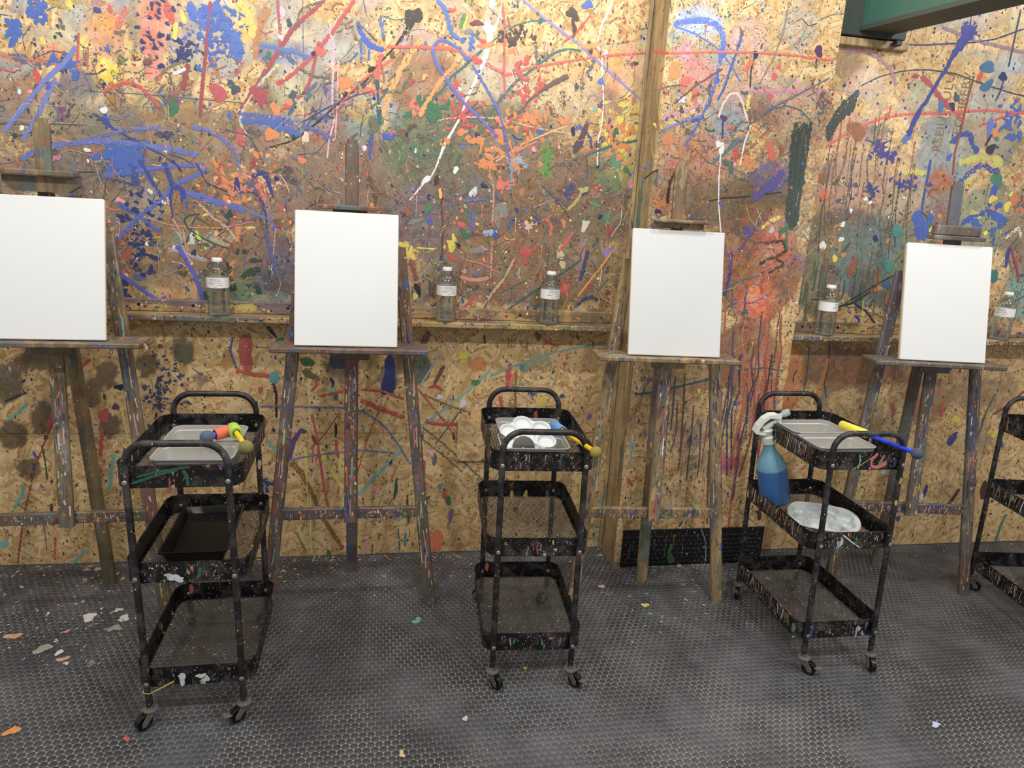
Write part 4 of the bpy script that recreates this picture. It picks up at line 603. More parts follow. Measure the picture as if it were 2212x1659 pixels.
ST((92,102,182), 4, (562,878), (640,879), (740,880), (790,890), (832,921), (862,962), (887,1003)); ST((112,120,190), 3.5, (610,998), (640,990), (700,980), (780,972), (852,978)); ST(RED, 6, (690,856), (715,850), (742,845)); ST(RED, 5, (780,841), (822,843), (872,862)); ST((202,52,40), 9, (779,864), (830,886), (875,902), jag=.4); ST(RED, 5, (672,845), (682,835), (683,815)); ST(RED, 5, (673,895), (684,940), (694,1010), (700,1052), (713,1112), jag=.3); ST(RED, 3, (676,960), (675,1000)); ST((52,50,52), [3, 6, 3], (725,912), (726,930), (725,945)); ST(RED, 7, (726,950), (728,975), (733,990)); ST((180,60,50), 3, (735,890), (700,940), (670,970)); ST((190,60,50), 2.5, (820,880), (790,960), (770,1030))
BL((36,46,112), 840, 815, 17, 38, 0, .25, 18); BL((74,84,94), 735, 775, 18, 28, 0, .2); ST((152,102,38), [14, 9, 9], (628,998), (650,1020), (672,1062), (700,1122), (741,1186), jag=.15); ST((236,218,96), [9, 4, 4, 3], (660,968), (664,1060), (668,1140), (676,1196), jag=.3); ST((236,218,96), 3, (640,1130), (660,1175), (672,1200)); ST((236,218,90), 8, (695,975), (706,1002), (725,1030), (740,1055), jag=.4); ST((236,218,90), 7, (738,980), (732,1018), jag=.3); ST((102,72,132), [7, 12, 5], (652,926), (632,956), (627,992), jag=.1); ST((120,190,182), 6, (772,1070), (820,1020), (870,968), jag=.3); ST((120,190,182), 5, (905,925), (950,890), (1010,845), (1060,800)); ST((112,178,176), 4, (1060,812), (1110,790), (1200,760), (1310,740)); ST((70,110,90), 3, (1000,880), (970,920), (940,960)); BL((230,112,38), 945, 1168, 12, 22, 0, .2, 18); cluster((40,60,140), 950, 1205, 5, 5, 4, 2, 4); ST((140,130,110), 4, (640,1150), (660,1190)); BL((52,116,80), 710, 1200, 5, 12)
ST((202,52,46), 4, (903,840), (935,880), (965,915), (992,962)); ST((202,52,46), 7, (918,912), (960,918), (992,916), jag=.3); ST((150,120,70), 4, (910,850), (960,872), (1010,890)); ST((112,108,98), 4, (912,922), (960,960), (1010,1005), (1048,1044)); ST((112,108,98), 3, (908,945), (960,985), (1000,1020)); ST((190,50,60), [4, 9, 4], (925,838), (940,832), (955,843)); BL((232,236,240), 950, 857, 6, 6); BL((226,226,236), 1000, 872, 8, 9); BL((72,140,60), 1027, 826, 9, 8); ST((182,178,190), 3.5, (985,722), (945,772), (910,830)); ST((170,168,160), [7, 3], (990,745), (978,765)); BU((222,206,60), 1000, 770, 15, 8); BU((226,140,60), 1032, 788, 18, 8); ST((120,80,54), 8, (960,790), (945,815), (938,830), jag=.3); ST((118,84,56), 14, (925,715), (912,745), jag=.3)
ST((206,64,46), [9, 14, 8], (1103,785), (1098,810), (1096,838), jag=.3); ST((152,108,40), 6, (1115,800), (1113,850), (1113,885)); ST(RED, 9, (1079,855), (1084,875), (1085,890), jag=.4); ST(CORAL, 5, (1112,803), (1106,825), (1102,832)); BL((80,140,160), 1131, 793, 9, 13, .2, .08); BU((232,206,50), 1172, 863, 15, 10); BU((50,70,160), 1150, 851, 9, 8); BL((70,76,120), 1214, 855, 5); BL((130,110,160), 1273, 900, 6, 7); ST((40,90,90), [6, 3], (1046,724), (1048,742)); ST(RED, 5, (1175,735), (1190,742), (1204,748)); BL((206,70,50), 1220, 786, 5, 5)
cluster((160,166,130), 1160, 800, 20, 18, 12, 4, 9); BL((206,214,170), 962, 900, 5, 6); ST((230,190,206), 6, (926,972), (934,985)); BL((236,170,196), 930, 975, 6, 5); BL((110,112,110), 939, 993, 5, 13); ST((196,50,80), 5, (917,995), (915,1030)); BL((60,130,80), 969, 1082, 6, 9); BL((128,100,160), 974, 1112, 5, 16); BL((210,70,50), 960, 1070, 5, 9); BL((100,130,190), 949, 1050, 6, 5); cluster((40,70,140), 580, 1042, 10, 10, 10, 3, 6); ST((240,226,70), 8, (1256,1040), (1254,1075), (1252,1110), jag=.4); ST((120,190,186), 5, (1300,1070), (1296,1110)); ST((130,196,190), 6, (1285,1130), (1283,1170))
cluster((236,150,180), 690, 1095, 4, 6, 5, 3, 5); ST((46,96,74), [3, 7, 3], (857,1032), (855,1060), (850,1080)); ST((46,90,74), [3, 6, 3], (880,1068), (880,1100), (882,1130)); ST((60,150,150), 5, (876,1150), (874,1180)); ST((50,100,130), 3, (860,1140), (864,1200)); ST((236,160,190), 4, (792,1160), (790,1195)); ST((50,110,70), [3, 7, 3], (805,1175), (803,1200)); ST((236,218,96), 3, (778,1150), (785,1200))
# --- boards' own stencilled print, faint, running up the sheets
def text_mesh(s, size):
    cu = bpy.data.curves.new('t', 'FONT'); cu.body = s; cu.size = size; cu.resolution_u = 2; o = bpy.data.objects.new('t', cu); COL.objects.link(o)
    bpy.context.view_layer.update(); dg = bpy.context.evaluated_depsgraph_get(); me = bpy.data.meshes.new_from_object(o.evaluated_get(dg)); bpy.data.objects.remove(o); bpy.data.curves.remove(cu); return me
M_STEN = simple('stencil_ink', (132, 108, 80), .8, 0, None, .6)
def stencil(parent, s, size, x, y, z):
    me = text_mesh(s, size); me.transform(Matrix.Translation((x, y, z)) @ Matrix.Rotation(PI/2, 4, 'Y').inverted() @ Matrix.Rotation(PI/2, 4, 'X')); me.materials.clear(); me.materials.append(M_STEN); return link('stencil_print', me, parent)
a = W2(2040, 330, 'R'); stencil(wall_r, 'RSEIUNIULU', .054, a[0]-.02, YR-.0003, a[1]); stencil(wall_r, 'GEOHREBV', .054, a[0]+.055, YR-.0003, a[1]+.03)
a = W2(1112, 768, 'L'); stencil(wall_l, 'EE', .045, a[0], YL-.0003, a[1]+.03); stencil(wall_l, 'C', .045, a[0]+.05, YL-.0003, a[1]+.03); stencil(wall_l, 'O D: E', .05, a[0]+.02, YL-.0003, a[1]-.27)
for k in 'LCR': SP[k].build('paint_marks', FR[k][1])
# paint on the shelf edges
for t, x0, x1 in ((sh_l, -2.3, .92), (sh_r, 1.63, 3.3)):
    cx = t.location.x; s = Splat((0, -.0902, 0), (1, 0, 0), (0, 0, 1), (0, -1, 0))
    for _ in range(260): c = random.choice(PAL['mid']+[YEL, BLUE]); s.blob(random.uniform(x0, x1)-cx, random.uniform(.002, .019), random.uniform(.001, .007), random.uniform(.001, .004), c, random.gauss(0, .4), n=8)
    for _ in range(60): q = random.uniform(x0, x1)-cx; s.stroke([(q, .0205), (q+random.uniform(-.004, .012), .001)], random.uniform(.001, .004), random.choice(PAL['mid']))
    s.build('paint_marks', t)
    s = Splat((0, -.0212, 0), (1, 0, 0), (0, 0, 1), (0, -1, 0))
    for _ in range(240): c = random.choice(PAL['mid']); s.blob(random.uniform(x0, x1)-cx, random.uniform(.024, .063), random.uniform(.001, .006), random.uniform(.001, .006), c, random.gauss(0, .4), n=8)
    s.build('paint_marks', t)
s = Splat((0, 0, .0012), (1, 0, 0), (0, 1, 0), (0, 0, 1))   # flecks on the floor
FLC = [(206,200,190)]*6+[PEACH]*3+[TURQ, PINK, CORAL, (150,140,120), YEL, (110,130,120), LAV, (150,120,90), (190,110,100)]
for _ in range(4200):
    d = random.expovariate(1/.09); y = -.01-d
    if y < -1.2: continue
    x = random.uniform(-2.2, 3.2)
    if x > 1.55 and random.random() < .75: continue
    if XC0 < x < XC1: y -= .165
    r = .0011*math.exp(random.gauss(.4, .6)); s.blob(x, y, min(r, .012)*random.uniform(.8, 1.5), min(r, .012), random.choice(FLC), random.uniform(0, 3), .35, 8)
for _ in range(420):
    P = atz(random.gauss(170, 120), random.gauss(1345, 50)); r = .0012*math.exp(random.gauss(.5, .6)); s.blob(P[0], P[1], min(r, .011)*1.3, min(r, .011), random.choice(FLC+[WHT]*6), random.uniform(0, 3), .35, 9)
for _ in range(120):
    P = atz(random.gauss(1400, 90), random.gauss(1315, 40)); r = .0012*math.exp(random.gauss(.4, .6)); s.blob(P[0], P[1], min(r, .011)*1.3, min(r, .011), random.choice(FLC+[PINK, WHT]), random.uniform(0, 3), .35, 9)
for c, x, y, rx, ry in ((WHT,193,1334,12,6),((222,160,110),28,1375,12,5),((240,150,40),25,1580,10,6),((176,170,160),95,1402,14,6),((176,168,158),248,1358,9,6),(WHT,128,1410,6,4),((214,60,60),274,1597,5,3),((236,222,110),1393,1308,7,4),((240,190,190),1300,1268,6,4),(LAV,955,1265,6,4),(LAV,955,1302,3,2),((120,180,150),900,1342,8,6),(WHT,270,1335,8,5),((200,206,240),2022,1566,9,3),((222,176,150),135,1425,9,4),(YEL,1134,1444,3,3),((60,130,70),1447,1212,12,5),((206,214,170),575,1262,7,4),((226,190,130),868,1630,6,4),((210,205,200),1005,1554,5,4)):
    P = atz(x, y); m = np.linalg.norm(P-C0)/FPX; s.blob(P[0], P[1], rx*m, ry*m*1.9, c, 0, .3, 12)
for pts in (((675,1215),(683,1195),(692,1206)), ((830,1200),(845,1212))):
    s.stroke([tuple(atz(*q)[:2]) for q in pts], .004, (236,218,120), .3)
s.build('paint_flecks', floor)
s = Splat((0, YC-.0062, 0), (1, 0, 0), (0, 0, 1), (0, -1, 0))
for _ in range(260): s.blob(random.uniform(XC0+.04, XC1), random.uniform(.005, .16), .0013*math.exp(random.gauss(.1, .5)), .002*math.exp(random.gauss(.1, .5)), random.choice(PAL['low']+[(206,200,190)]*10), 0, .2, 7)
for _ in range(26): s.drip(random.uniform(XC0+.05, XC1), random.uniform(.06, .16), .0018, random.uniform(.02, .1), random.choice([TURQ, BRN, NAVY, (150,110,80), CRIM, YEL]))
a = aty(1447, 1190, YC); s.stroke([(a[0], .1), (a[0]-.005, .05), (a[0]+.015, .01)], [.006, .02, .03], (60,130,80), .3)
a = aty(1512, 1150, YC); s.stroke([(a[0], .165), (a[0]+.03, .1), (a[0]+.04, .01)], .005, (120,150,160), .3)
s.build('paint_marks', bb)

# ---------------------------------------------------------------- easels
LEAN = math.tan(math.radians(5.6))
def fy(z): return z*LEAN
def easel(loc, rz, mat, label, tray_dx, clamp, rear, zc=1.392, paint=None):
    t = thing('easel', label, 'easel', loc, rz, 'wooden studio easels along the wall')
    for sx in (-1, 1):
        mb = MB(); mb.beam((sx*.285, .012, 0.0), (sx*.156, fy(1.28)+.012, 1.28), .042, .022, ch=.004)
        if sx < 0: pass
        part('leg', mb, mat, t)
    mb = MB(); mb.beam((rear[0], rear[1], 0.0), (0, fy(1.2)+.04, 1.2), .042, .022, ch=.004); part('rear_leg', mb, mat, t)
    xb = .285-.129*.358/1.28
    mb = MB(); mb.beam((-xb+.012, fy(.357)+.012, .357), (xb-.012, fy(.357)+.012, .357), .040, .020, (0, 1, 0), ch=.003); part('crossbar', mb, mat, t)
    xb = .285-.129*1.22/1.28
    mb = MB(); mb.beam((-xb, fy(1.22)+.031, 1.22), (xb, fy(1.22)+.031, 1.22), .045, .016); part('top_crosspiece', mb, mat, t)
    m0, m1 = .335, 1.60; mb = MB(); mb.beam((0, fy(m0)-.011, m0), (0, fy(m1)-.011, m1), .043, .022, ch=.004)
    mb.beam((0, fy(m1)-.011, m1), (0, fy(m1+.014)-.011, m1+.014), .030, .022, ch=.006); part('mast', mb, mat, t)
    mb = MB(); mb.bbox(-.248+tray_dx, .248+tray_dx, -.045, fy(.96)-.0225, .949, .965, .003); tr = part('canvas_ledge', mb, mat, t)
    mb = MB(); mb.bbox(-.06, .06, fy(.93)-.045, fy(.93)-.024, .91, .9485, .003); part('ledge_block', mb, mat, t)
    yc = fy(zc)-.022
    cl = MB()
    if clamp == 'hood':
        cl.bbox(-.117, .103, yc-.062, yc, zc+.055, zc+.071, .003)
        cl.extrude([(-.100, zc+.054), (-.100, zc+.034), (-.07, zc+.008), (.074, zc+.008), (.108, zc+.030), (.108, zc+.054)], yc-.030, yc-.001)
    elif clamp == 'thin':
        cl.bbox(-.105, .088, yc-.040, yc, zc+.003, zc+.017, .003); cl.bbox(-.06, .05, yc-.014, yc, zc-.03, zc+.003, .002)
    elif clamp == 'flat':
        cl.bbox(-.098, .092, yc-.058, yc, zc+.020, zc+.031, .003); cl.bbox(-.09, .086, yc-.022, yc, zc+.001, zc+.020, .002)
    else:
        cl.bbox(-.098, .098, yc-.050, yc, zc+.012, zc+.028, .003); cl.bbox(-.088, .088, yc-.030, yc, zc+.028, zc+.064, .004); cl.bbox(-.03, .03, yc-.014, yc, zc-.02, zc+.012, .002)
    part('top_clamp', cl, mat, t)
    return t
EAS = [((-1.005, -.392, 0), math.radians(2), 0, (.04, .24)), ((-.097, -.402, 0), 0, 1, (-.005, .28)), ((1.000, -.455, 0), math.radians(-4), 2, (.03, .165)), ((2.072, -.462, 0), math.radians(-8), 3, (.035, .23))]
ELAB = ['olive-stained easel cut off by the frame, its hooded top clamp raised above the canvas', 'rust-brown easel standing between the first two paint carts', 'easel with one pale leg in front of the boxed-out wall', 'blue-grey easel in front of the far wall section, behind the cart with the spray bottle']
CLAB = ['blank white canvas cut off by the frame edge on the olive-stained easel', 'blank white canvas on the rust-brown easel, under a thin clamp bar', 'blank white canvas in front of the boxed-out wall with a clamp shadow', 'smallest-looking blank white canvas, on the blue-grey easel farthest along the wall']
CW, CHH, CT = .325, .43, .018
def canvas(i, loc, rz, label, dx):
    t = thing('canvas', label, 'canvas', (0, 0, 0), 0, 'blank canvases on the easels')
    ang = math.radians(12.7)
    t.matrix_world = Matrix.Translation(loc) @ Matrix.Rotation(rz, 4, 'Z') @ Matrix.Translation((dx, -.017, .9655+.0032)) @ Matrix.Rotation(-ang, 4, 'X')
    mb = MB(); mb.bbox(-CW/2, CW/2, 0, CT*.55, 0, CHH, .0025); part('canvas_face', mb, M_CANVAS, t, 30)
    for nm, a in (('stretcher_bar', (-CW/2+.001, -CW/2+.036, .002, CHH-.002)), ('stretcher_bar', (CW/2-.036, CW/2-.001, .002, CHH-.002)), ('stretcher_bar', (-CW/2+.036, CW/2-.036, .002, .037)), ('stretcher_bar', (-CW/2+.036, CW/2-.036, CHH-.037, CHH-.002))):
        mb = MB(); mb.box(a[0], a[1], CT*.55, CT, a[2], a[3]); part(nm, mb, M_PINE, t)
    return t
for i, (loc, rz, mi, rear) in enumerate(EAS):
    e = easel(loc, rz, M_EASEL[mi], ELAB[i], (.03, 0, -.025, -.04)[i], ('hood', 'thin', 'flat', 'block')[i], rear)
    canvas(i, loc, rz, CLAB[i], (.012, -.012, -.005, -.025)[i])
    # thick dried drops on the near faces of the frame
    pal = MUTED*2+[ORNG, RED, BLUE, YEL, WHT, NAVY, PEACH, GRN, TURQ, CORAL, PINK, PURP, DBRN]
    for sx in (-1, 1):
        a = Vector((sx*.285, 0.0008, 0.0)); b = Vector((sx*.156, fy(1.28)+.0008, 1.28)); d = (b-a).normalized(); r = Vector((1, 0, 0)); r = (r-d*r.dot(d)).normalized(); n = d.cross(r); n = n if n.y < 0 else -n
        s = Splat(a, r, d, n)
        for _ in range(70): s.blob(random.uniform(-.017, .017), random.uniform(.02, 1.22), random.uniform(.001, .004), random.uniform(.002, .013), random.choice(pal), 0, .25, 8)
        for _ in range(36): q = random.uniform(.1, 1.2); x = random.uniform(-.016, .016); s.stroke([(x, q), (x+random.uniform(-.004, .004), q-random.uniform(.02, .08))], random.uniform(.0015, .005), random.choice(pal), .3)
        leg = [c for c in e.children if c.name.startswith('leg')][0 if sx < 0 else 1]; s.build('paint_marks', leg)
    s = Splat((0, fy(.357)+.0015, .357), (1, 0, 0), (0, 0, 1), (0, -1, 0))
    for _ in range(130): x = random.uniform(-.22, .22); q = random.uniform(-.012, .018); s.stroke([(x, q), (x+random.uniform(-.002, .002), q-random.uniform(.006, .018))], random.uniform(.002, .006), random.choice(pal), .3)
    for _ in range(70): s.blob(random.uniform(-.23, .23), random.uniform(-.017, .017), random.uniform(.001, .005), random.uniform(.001, .004), random.choice(pal), 0, .3, 8)
    s.build('paint_marks', [c for c in e.children if c.name.startswith('crossbar')][0])
    s = Splat((0, fy(.335)-.0224, .335), (1, 0, 0), (0, LEAN, 1), (0, -1, 0))
    for _ in range(70): s.blob(random.uniform(-.018, .018), random.uniform(.01, .55), random.uniform(.001, .004), random.uniform(.002, .012), random.choice(pal), 0, .25, 8)
    for _ in range(24): q = random.uniform(.05, .56); x = random.uniform(-.016, .016); s.stroke([(x, q), (x, q-random.uniform(.02, .08))], random.uniform(.0015, .006), random.choice(pal), .3)
    s.build('paint_marks', [c for c in e.children if c.name.startswith('mast')][0])
# scrap of paper stuck to the end of the first ledge
P = aty(309, 742, -.434); mb = MB()
mb.add([(0, 0, .004), (.006, -.003, .002), (.013, -.004, -.010), (.011, -.002, -.022), (.006, .001, -.010), (.001, .003, -.002), (.003, .008, -.002), (.009, .006, -.016)], [(0, 1, 5), (1, 4, 5), (1, 2, 4), (2, 3, 4), (0, 5, 6), (5, 4, 7, 6), (4, 3, 7)])
tag(part('paper_scrap', mb, simple('paper_scrap', (238, 236, 232), .7), None, loc=tuple(P)), 'torn white scrap of paper stuck to the end of the first canvas ledge', 'paper')

# ---------------------------------------------------------------- water bottles
BP = [(.0275, 0), (.0305, .003), (.0318, .008), (.0318, .014), (.0302, .018), (.0316, .023), (.0300, .028), (.0316, .034), (.0300, .040), (.0316, .046), (.0300, .052), (.0316, .058), (.0300, .064), (.0316, .070), (.0300, .076), (.0314, .083), (.0318, .092), (.0308, .1), (.0308, .137), (.0318, .141), (.0316, .148), (.0305, .154), (.0275, .163), (.0225, .172), (.0165, .180), (.0128, .185), (.0128, .191)]
mb = MB(); mb.lathe(BP, 40); ME_BODY = mb.mesh('body', M_CLEAR, 'all')
mb = MB(); mb.lathe([(r-.0012, max(z, .001)) for r, z in BP[:22]], 36); ME_WATER = mb.mesh('water', M_WATER, 'all')
mb = MB(); prof = [(.0138, .1895), (.0142, .1905), (.0142, .201), (.013, .2025), (.0001, .2026)]; mb.lathe(prof, 36)
for k in range(36):
    a = k*PI/18; mb.box(-.0003, .0003, -.0146, -.014, .191, .2005); o = len(mb.v)-8
    for j in range(o, o+8): x, y, z = mb.v[j]; mb.v[j] = (x*math.cos(a)-y*math.sin(a), x*math.sin(a)+y*math.cos(a), z)
ME_CAP = mb.mesh('cap', M_CAP, 40)
mb = MB(); mb.lathe([(.0311, .1005), (.0313, .1005), (.0313, .1365), (.0311, .1365)], 48, close=False); ME_LAB = mb.mesh('label', M_LABEL, 40)
def label_text():
    out = MB()
    for s, size, z, dx in (('ESSENTIAL', .0052, .1290, -.015), ('WAITROSE', .0052, .1238, -.0135), ('STILL NATURAL', .0047, .1172, -.018), ('MINERAL', .0042, .1130, -.020), ('WATER', .0042, .1088, .004), ('500ML', .0042, .1040, -.007)):
        me = text_mesh(s, size); vs = []
        for v in me.vertices: a = -PI/2+(v.co.x*1.12+dx)/.0315; vs.append((.0315*math.cos(a), .0315*math.sin(a), z+v.co.y))
        out.add(vs, [tuple(p.vertices) for p in me.polygons]); bpy.data.meshes.remove(me)
    return out.mesh('lettering', M_INK)
ME_TXT = label_text()
BOT = [((-.568, -.0605), .998, -.05, 'water bottle on the long shelf, between the first two easels'), ((.2405, -.0605), .998, .18, 'water bottle on the long shelf, just past the rust-brown easel'), ((.6385, -.0605), .998, .12, 'water bottle on the long shelf nearest the boxed-out wall'), ((1.774, -.1325), .996, .55, 'water bottle at the end of the far shelf, before the last easel'), ((2.603, -.1325), .996, -1.2, 'water bottle cut close to the frame edge, beyond the last easel')]
for (x, y), z, rz, lab in BOT:
    t = thing('water_bottle', lab, 'bottle', (x, y, z+.0004), rz, 'plastic water bottles on the shelves'); t.scale = (1.2, 1.2, 1)
    link('body', ME_BODY, t); link('water', ME_WATER, t); link('cap', ME_CAP, t); l = link('label', ME_LAB, t); link('lettering', ME_TXT, l)

# ---------------------------------------------------------------- rolling paint carts
BZ = (.7197, .4504, .1346); BW = .2447; TW, TY0, TY1 = .308, -.212, .232; TH0, TH1 = -.022, .038
def rrect(w, y0, y1, r, n=6):
    out = []
    for cx, cy, a0 in ((w/2-r, y1-r, 0), (-w/2+r, y1-r, PI/2), (-w/2+r, y0+r, PI), (w/2-r, y0+r, 1.5*PI)):
        for k in range(n+1): a = a0+PI/2*k/n; out.append((cx+r*math.cos(a), cy+r*math.sin(a)))
    return out
def tray_mesh():
    mb = MB(); o = rrect(TW, TY0, TY1, .042); i = rrect(TW-.003, TY0+.0015, TY1-.0015, .0405); n = len(o)
    rim_o = rrect(TW+.003, TY0-.0015, TY1+.0015, .0435)
    i2 = rrect(TW-.018, TY0+.009, TY1-.009, .034)
    v = [(x, y, TH0) for x, y in o]+[(x, y, TH1-.004) for x, y in o]+[(x, y, TH1-.003) for x, y in rim_o]+[(x, y, TH1) for x, y in rim_o]+[(x, y, TH1) for x, y in i]+[(x, y, TH0+.0015) for x, y in i]+[(x, y, TH0+.0015) for x, y in i2]+[(x, y, TH0) for x, y in i2]
    f = []
    for r in range(8):
        q = (r+1) % 8
        for j in range(n): f.append((r*n+j, r*n+(j+1) % n, q*n+(j+1) % n, q*n+j))
    return mb.add(v, f).mesh('tray', M_CART, 35)
def wire_mesh():
    mb = MB(); lx, ly = .0180, .0108; hw = .00088; ht = .0007; zb = TH0+.002
    x0, x1, y0, y1 = -TW/2+.006, TW/2-.006, TY0+.006, TY1-.006
    nx = int((x1-x0)/lx); ny = int((y1-y0)/ly)
    def inside(x, y):
        r = .036; cx = abs(x)-(TW/2-.004-r); cy = abs(y-(TY0+TY1)/2)-((TY1-TY0)/2-.004-r)
        return not (cx > 0 and cy > 0 and cx*cx+cy*cy > r*r)
    for i in range(nx*2+1):
        for j in range(ny*2+1):
            if (i+j) % 2: continue
            ax, ay = x0+i*lx/2, y0+j*ly/2
            for s in (1, -1):
                bx, by = ax+lx/2, ay+s*ly/2
                if bx > x1+.004 or by < y0-.001 or by > y1+.002 or not inside(ax, ay) or not inside(bx, by): continue
                dx, dy = bx-ax, by-ay; L = math.hypot(dx, dy); ox, oy = -dy/L*hw, dx/L*hw
                o = len(mb.v); mb.v += [(ax-ox, ay-oy, zb-ht), (ax, ay, zb+ht), (ax+ox, ay+oy, zb-ht), (bx-ox, by-oy, zb-ht), (bx, by, zb+ht), (bx+ox, by+oy, zb-ht)]
                mb.f += [(o, o+3, o+4, o+1), (o+1, o+4, o+5, o+2), (o+2, o+5, o+3, o)]
    mb.m = [0]*len(mb.f); return mb.mesh('mesh_base', M_MESH)
ME_TRAY, ME_WIRE = tray_mesh(), wire_mesh()
mb = MB(); mb.lathe([(.0066, 0), (.0066, .0018), (.0045, .0034), (.0018, .0036), (.0016, .0028), (.0001, .0028)], 14, M=Matrix.Rotation(PI/2, 3, 'X')); ME_BOLT = mb.mesh('bolt', M_CHROME, 30)
mb = MB(); mb.lathe([(.0072, 0), (.0070, .002), (.0052, .0048), (.0001, .006)], 14, M=Matrix.Rotation(PI/2, 3, 'X')); ME_NUT = mb.mesh('bolt', M_CHROME, 30)
mb = MB(); Mx = Matrix.Rotation(PI/2, 3, 'Y'); mb.lathe([(.006, -.0085), (.0165, -.0085), (.019, -.0095), (.0225, -.0075), (.023, 0), (.0225, .0075), (.019, .0095), (.0165, .0085), (.006, .0085)], 24, M=Mx); ME_WHEEL = mb.mesh('wheel', M_BPLAST, 40)
M_FORK = cart_material('caster_metal', (112, 104, 98), .3)
mb = MB(); mb.lathe([(.011, .056), (.019, .056), (.0205, .053), (.0195, .048), (.016, .046), (.011, .046)], 18)
mb.lathe([(.0085, .055), (.0085, .066)], 12)
for sx in (-1, 1): mb.extrude([(-.013, .047), (.017, .047), (.033, .027), (.033, .016), (.021, .014), (.010, .028)], 0, .002)
nf = len(mb.v)//1
vv = mb.v
# turn the two cheek plates to stand across the axle
base = len(vv)-24
for q, sx in enumerate((-1, 1)):
    for j in range(base+12*q, base+12*q+12): x, y, z = vv[j]; vv[j] = (sx*.0125+(y-.001)*1.0, x, z)
mb.tube([(-.015, .021, .023), (.015, .021, .023)], .0035, 10); ME_FORK = mb.mesh('caster', M_FORK, 35)
mb = MB(); mb.bbox(-.009, .009, .036, .060, .031, .0345, .001); mb.bbox(-.010, .010, .050, .060, .0345, .038, .001); ME_LEVER = mb.mesh('brake_lever', M_FORK)
def cart(name, x, y, rz, lx, ly, label, swivel, levers, group='three-tier rolling carts'):
    t = thing('paint_cart', label, 'cart', (x, y, 0), rz, group)
    def sh(px, py, pz): return (px+lx*pz, py+ly*pz, pz)
    for end, yy in ((0, -.2215), (1, .2415)):
        pts = [(-BW/2, yy, .062), (-BW/2, yy, .3), (-BW/2, yy, .55)]; R = .058; zt = .82
        for k in range(9): a = PI-PI/2*k/8; pts.append((-BW/2+R+R*math.cos(a), yy, zt-R+R*math.sin(a)))
        for k in range(9): a = PI/2-PI/2*k/8; pts.append((BW/2-R+R*math.cos(a), yy, zt-R+R*math.sin(a)))
        pts += [(BW/2, yy, .55), (BW/2, yy, .3), (BW/2, yy, .062)]
        mb = MB(); mb.tube([sh(*q) for q in pts], .0092, 14); part('end_frame', mb, M_TUBE, t, 50)
    trays = []
    for bz in BZ:
        tr = link('tray', ME_TRAY, t, (lx*bz, ly*bz, bz)); trays.append(tr); tag(link('mesh_base', ME_WIRE, tr), kind='stuff')
        for sx in (-1, 1): link('bolt', ME_BOLT, tr, (sx*BW/2, -.2308, 0)); link('bolt', ME_NUT, tr, (sx*BW/2, TY1-.0018, 0))
    for k, (sx, yy) in enumerate(((-1, -.2215), (1, -.2215), (-1, .2415), (1, .2415))):
        p = sh(sx*BW/2, yy, 0); c = link('caster', ME_FORK, t, (p[0], p[1], 0), (0, 0, swivel[k])); link('wheel', ME_WHEEL, c, (0, .021, .0242))
        if levers[k]: link('brake_lever', ME_LEVER, c)
    return t, trays
CARTS = [(-.4897, -.7074, .0094, -.0208, .0009), (.4847, -.6445, -.0585, -.0044, .0273), (1.5096, -.669, -.0096, -.0124, .0342), (2.503, -.705, -.14, -.01, .02)]
KL = ['black cart nearest the camera, green streaks on its top tier, carrying two foam mallets', 'black cart in the middle, a flower-shaped palette in its top tier', 'black cart with a blue spray bottle on its middle tier', 'black cart cut off by the frame edge beyond the last easel']
SW = [(2.4, 2.2, .4, 1.9), (-2.5, -2.4, .6, 2.0), (-2.4, 2.9, 2.6, .3), (.5, 2.0, -2.3, .2)]
LV = [(0, 1, 0, 1), (0, 1, 0, 0), (1, 0, 0, 0), (0, 0, 0, 0)]
CT_ = [cart('paint_cart', *c, KL[i], SW[i], LV[i]) for i, c in enumerate(CARTS)]
# dried paint on the tier fronts (and the visible flank of carts three and four)
PC = MUTED+[PEACH, WHT, ORNG, CORAL, BLUE, GRN, LAV, TURQ, GREY, PINK, YEL, CRIM, (150,120,100)]
def front(i, lv, n, marks=()):
    tr = CT_[i][1][lv]; s = Splat((0, TY0-.0002, 0), (1, 0, 0), (0, 0, 1), (0, -1, 0))
    for _ in range(int(n*.6)): s.blob(random.uniform(-.105, .105), random.uniform(-.02, .034), random.uniform(.0004, .0016), random.uniform(.0006, .0050), random.choice(PC), random.gauss(0, .3), .25, 8)
    for m in marks:
        if m[0] == 's': s.stroke(m[3], m[2], m[1], .3)
        else: s.blob(m[2], m[3], m[4], m[5], m[1], m[6] if len(m) > 6 else 0, .3, 14)
    s.build('paint_marks', tr)
def flank(i, lv, n, side=-1):
    tr = CT_[i][1][lv]; s = Splat((side*(TW/2+.0002), 0, 0), (0, 1, 0), (0, 0, 1), (side, 0, 0))
    for _ in range(int(n*.6)): s.blob(random.uniform(-.17, .185), random.uniform(-.02, .034), random.uniform(.0005, .002), random.uniform(.001, .008), random.choice(PC+[BRN, SLATE, DGRN]*4), random.gauss(0, .3), .25, 8)
    for _ in range(n//5): q = random.uniform(-.17, .18); s.stroke([(q, .034), (q+random.uniform(-.01, .01), random.uniform(-.02, .02))], random.uniform(.001, .004), random.choice(PC), .3)
    s.build('paint_marks', tr)
DG = (40,96,72)
front(0, 0, 40, [('s', DG, .006, [(-.10, .008), (-.05, .022), (0, .030), (.03, .034)]), ('s', DG, .007, [(-.115, -.010), (-.07, .006), (-.03, .020), (.0, .026)]), ('s', DG, .009, [(.012, .026), (.02, .01), (.022, -.018)]), ('b', CRIM, -.022, -.008, .003, .012), ('b', (160,190,200), -.013, .02, .002, .006)])
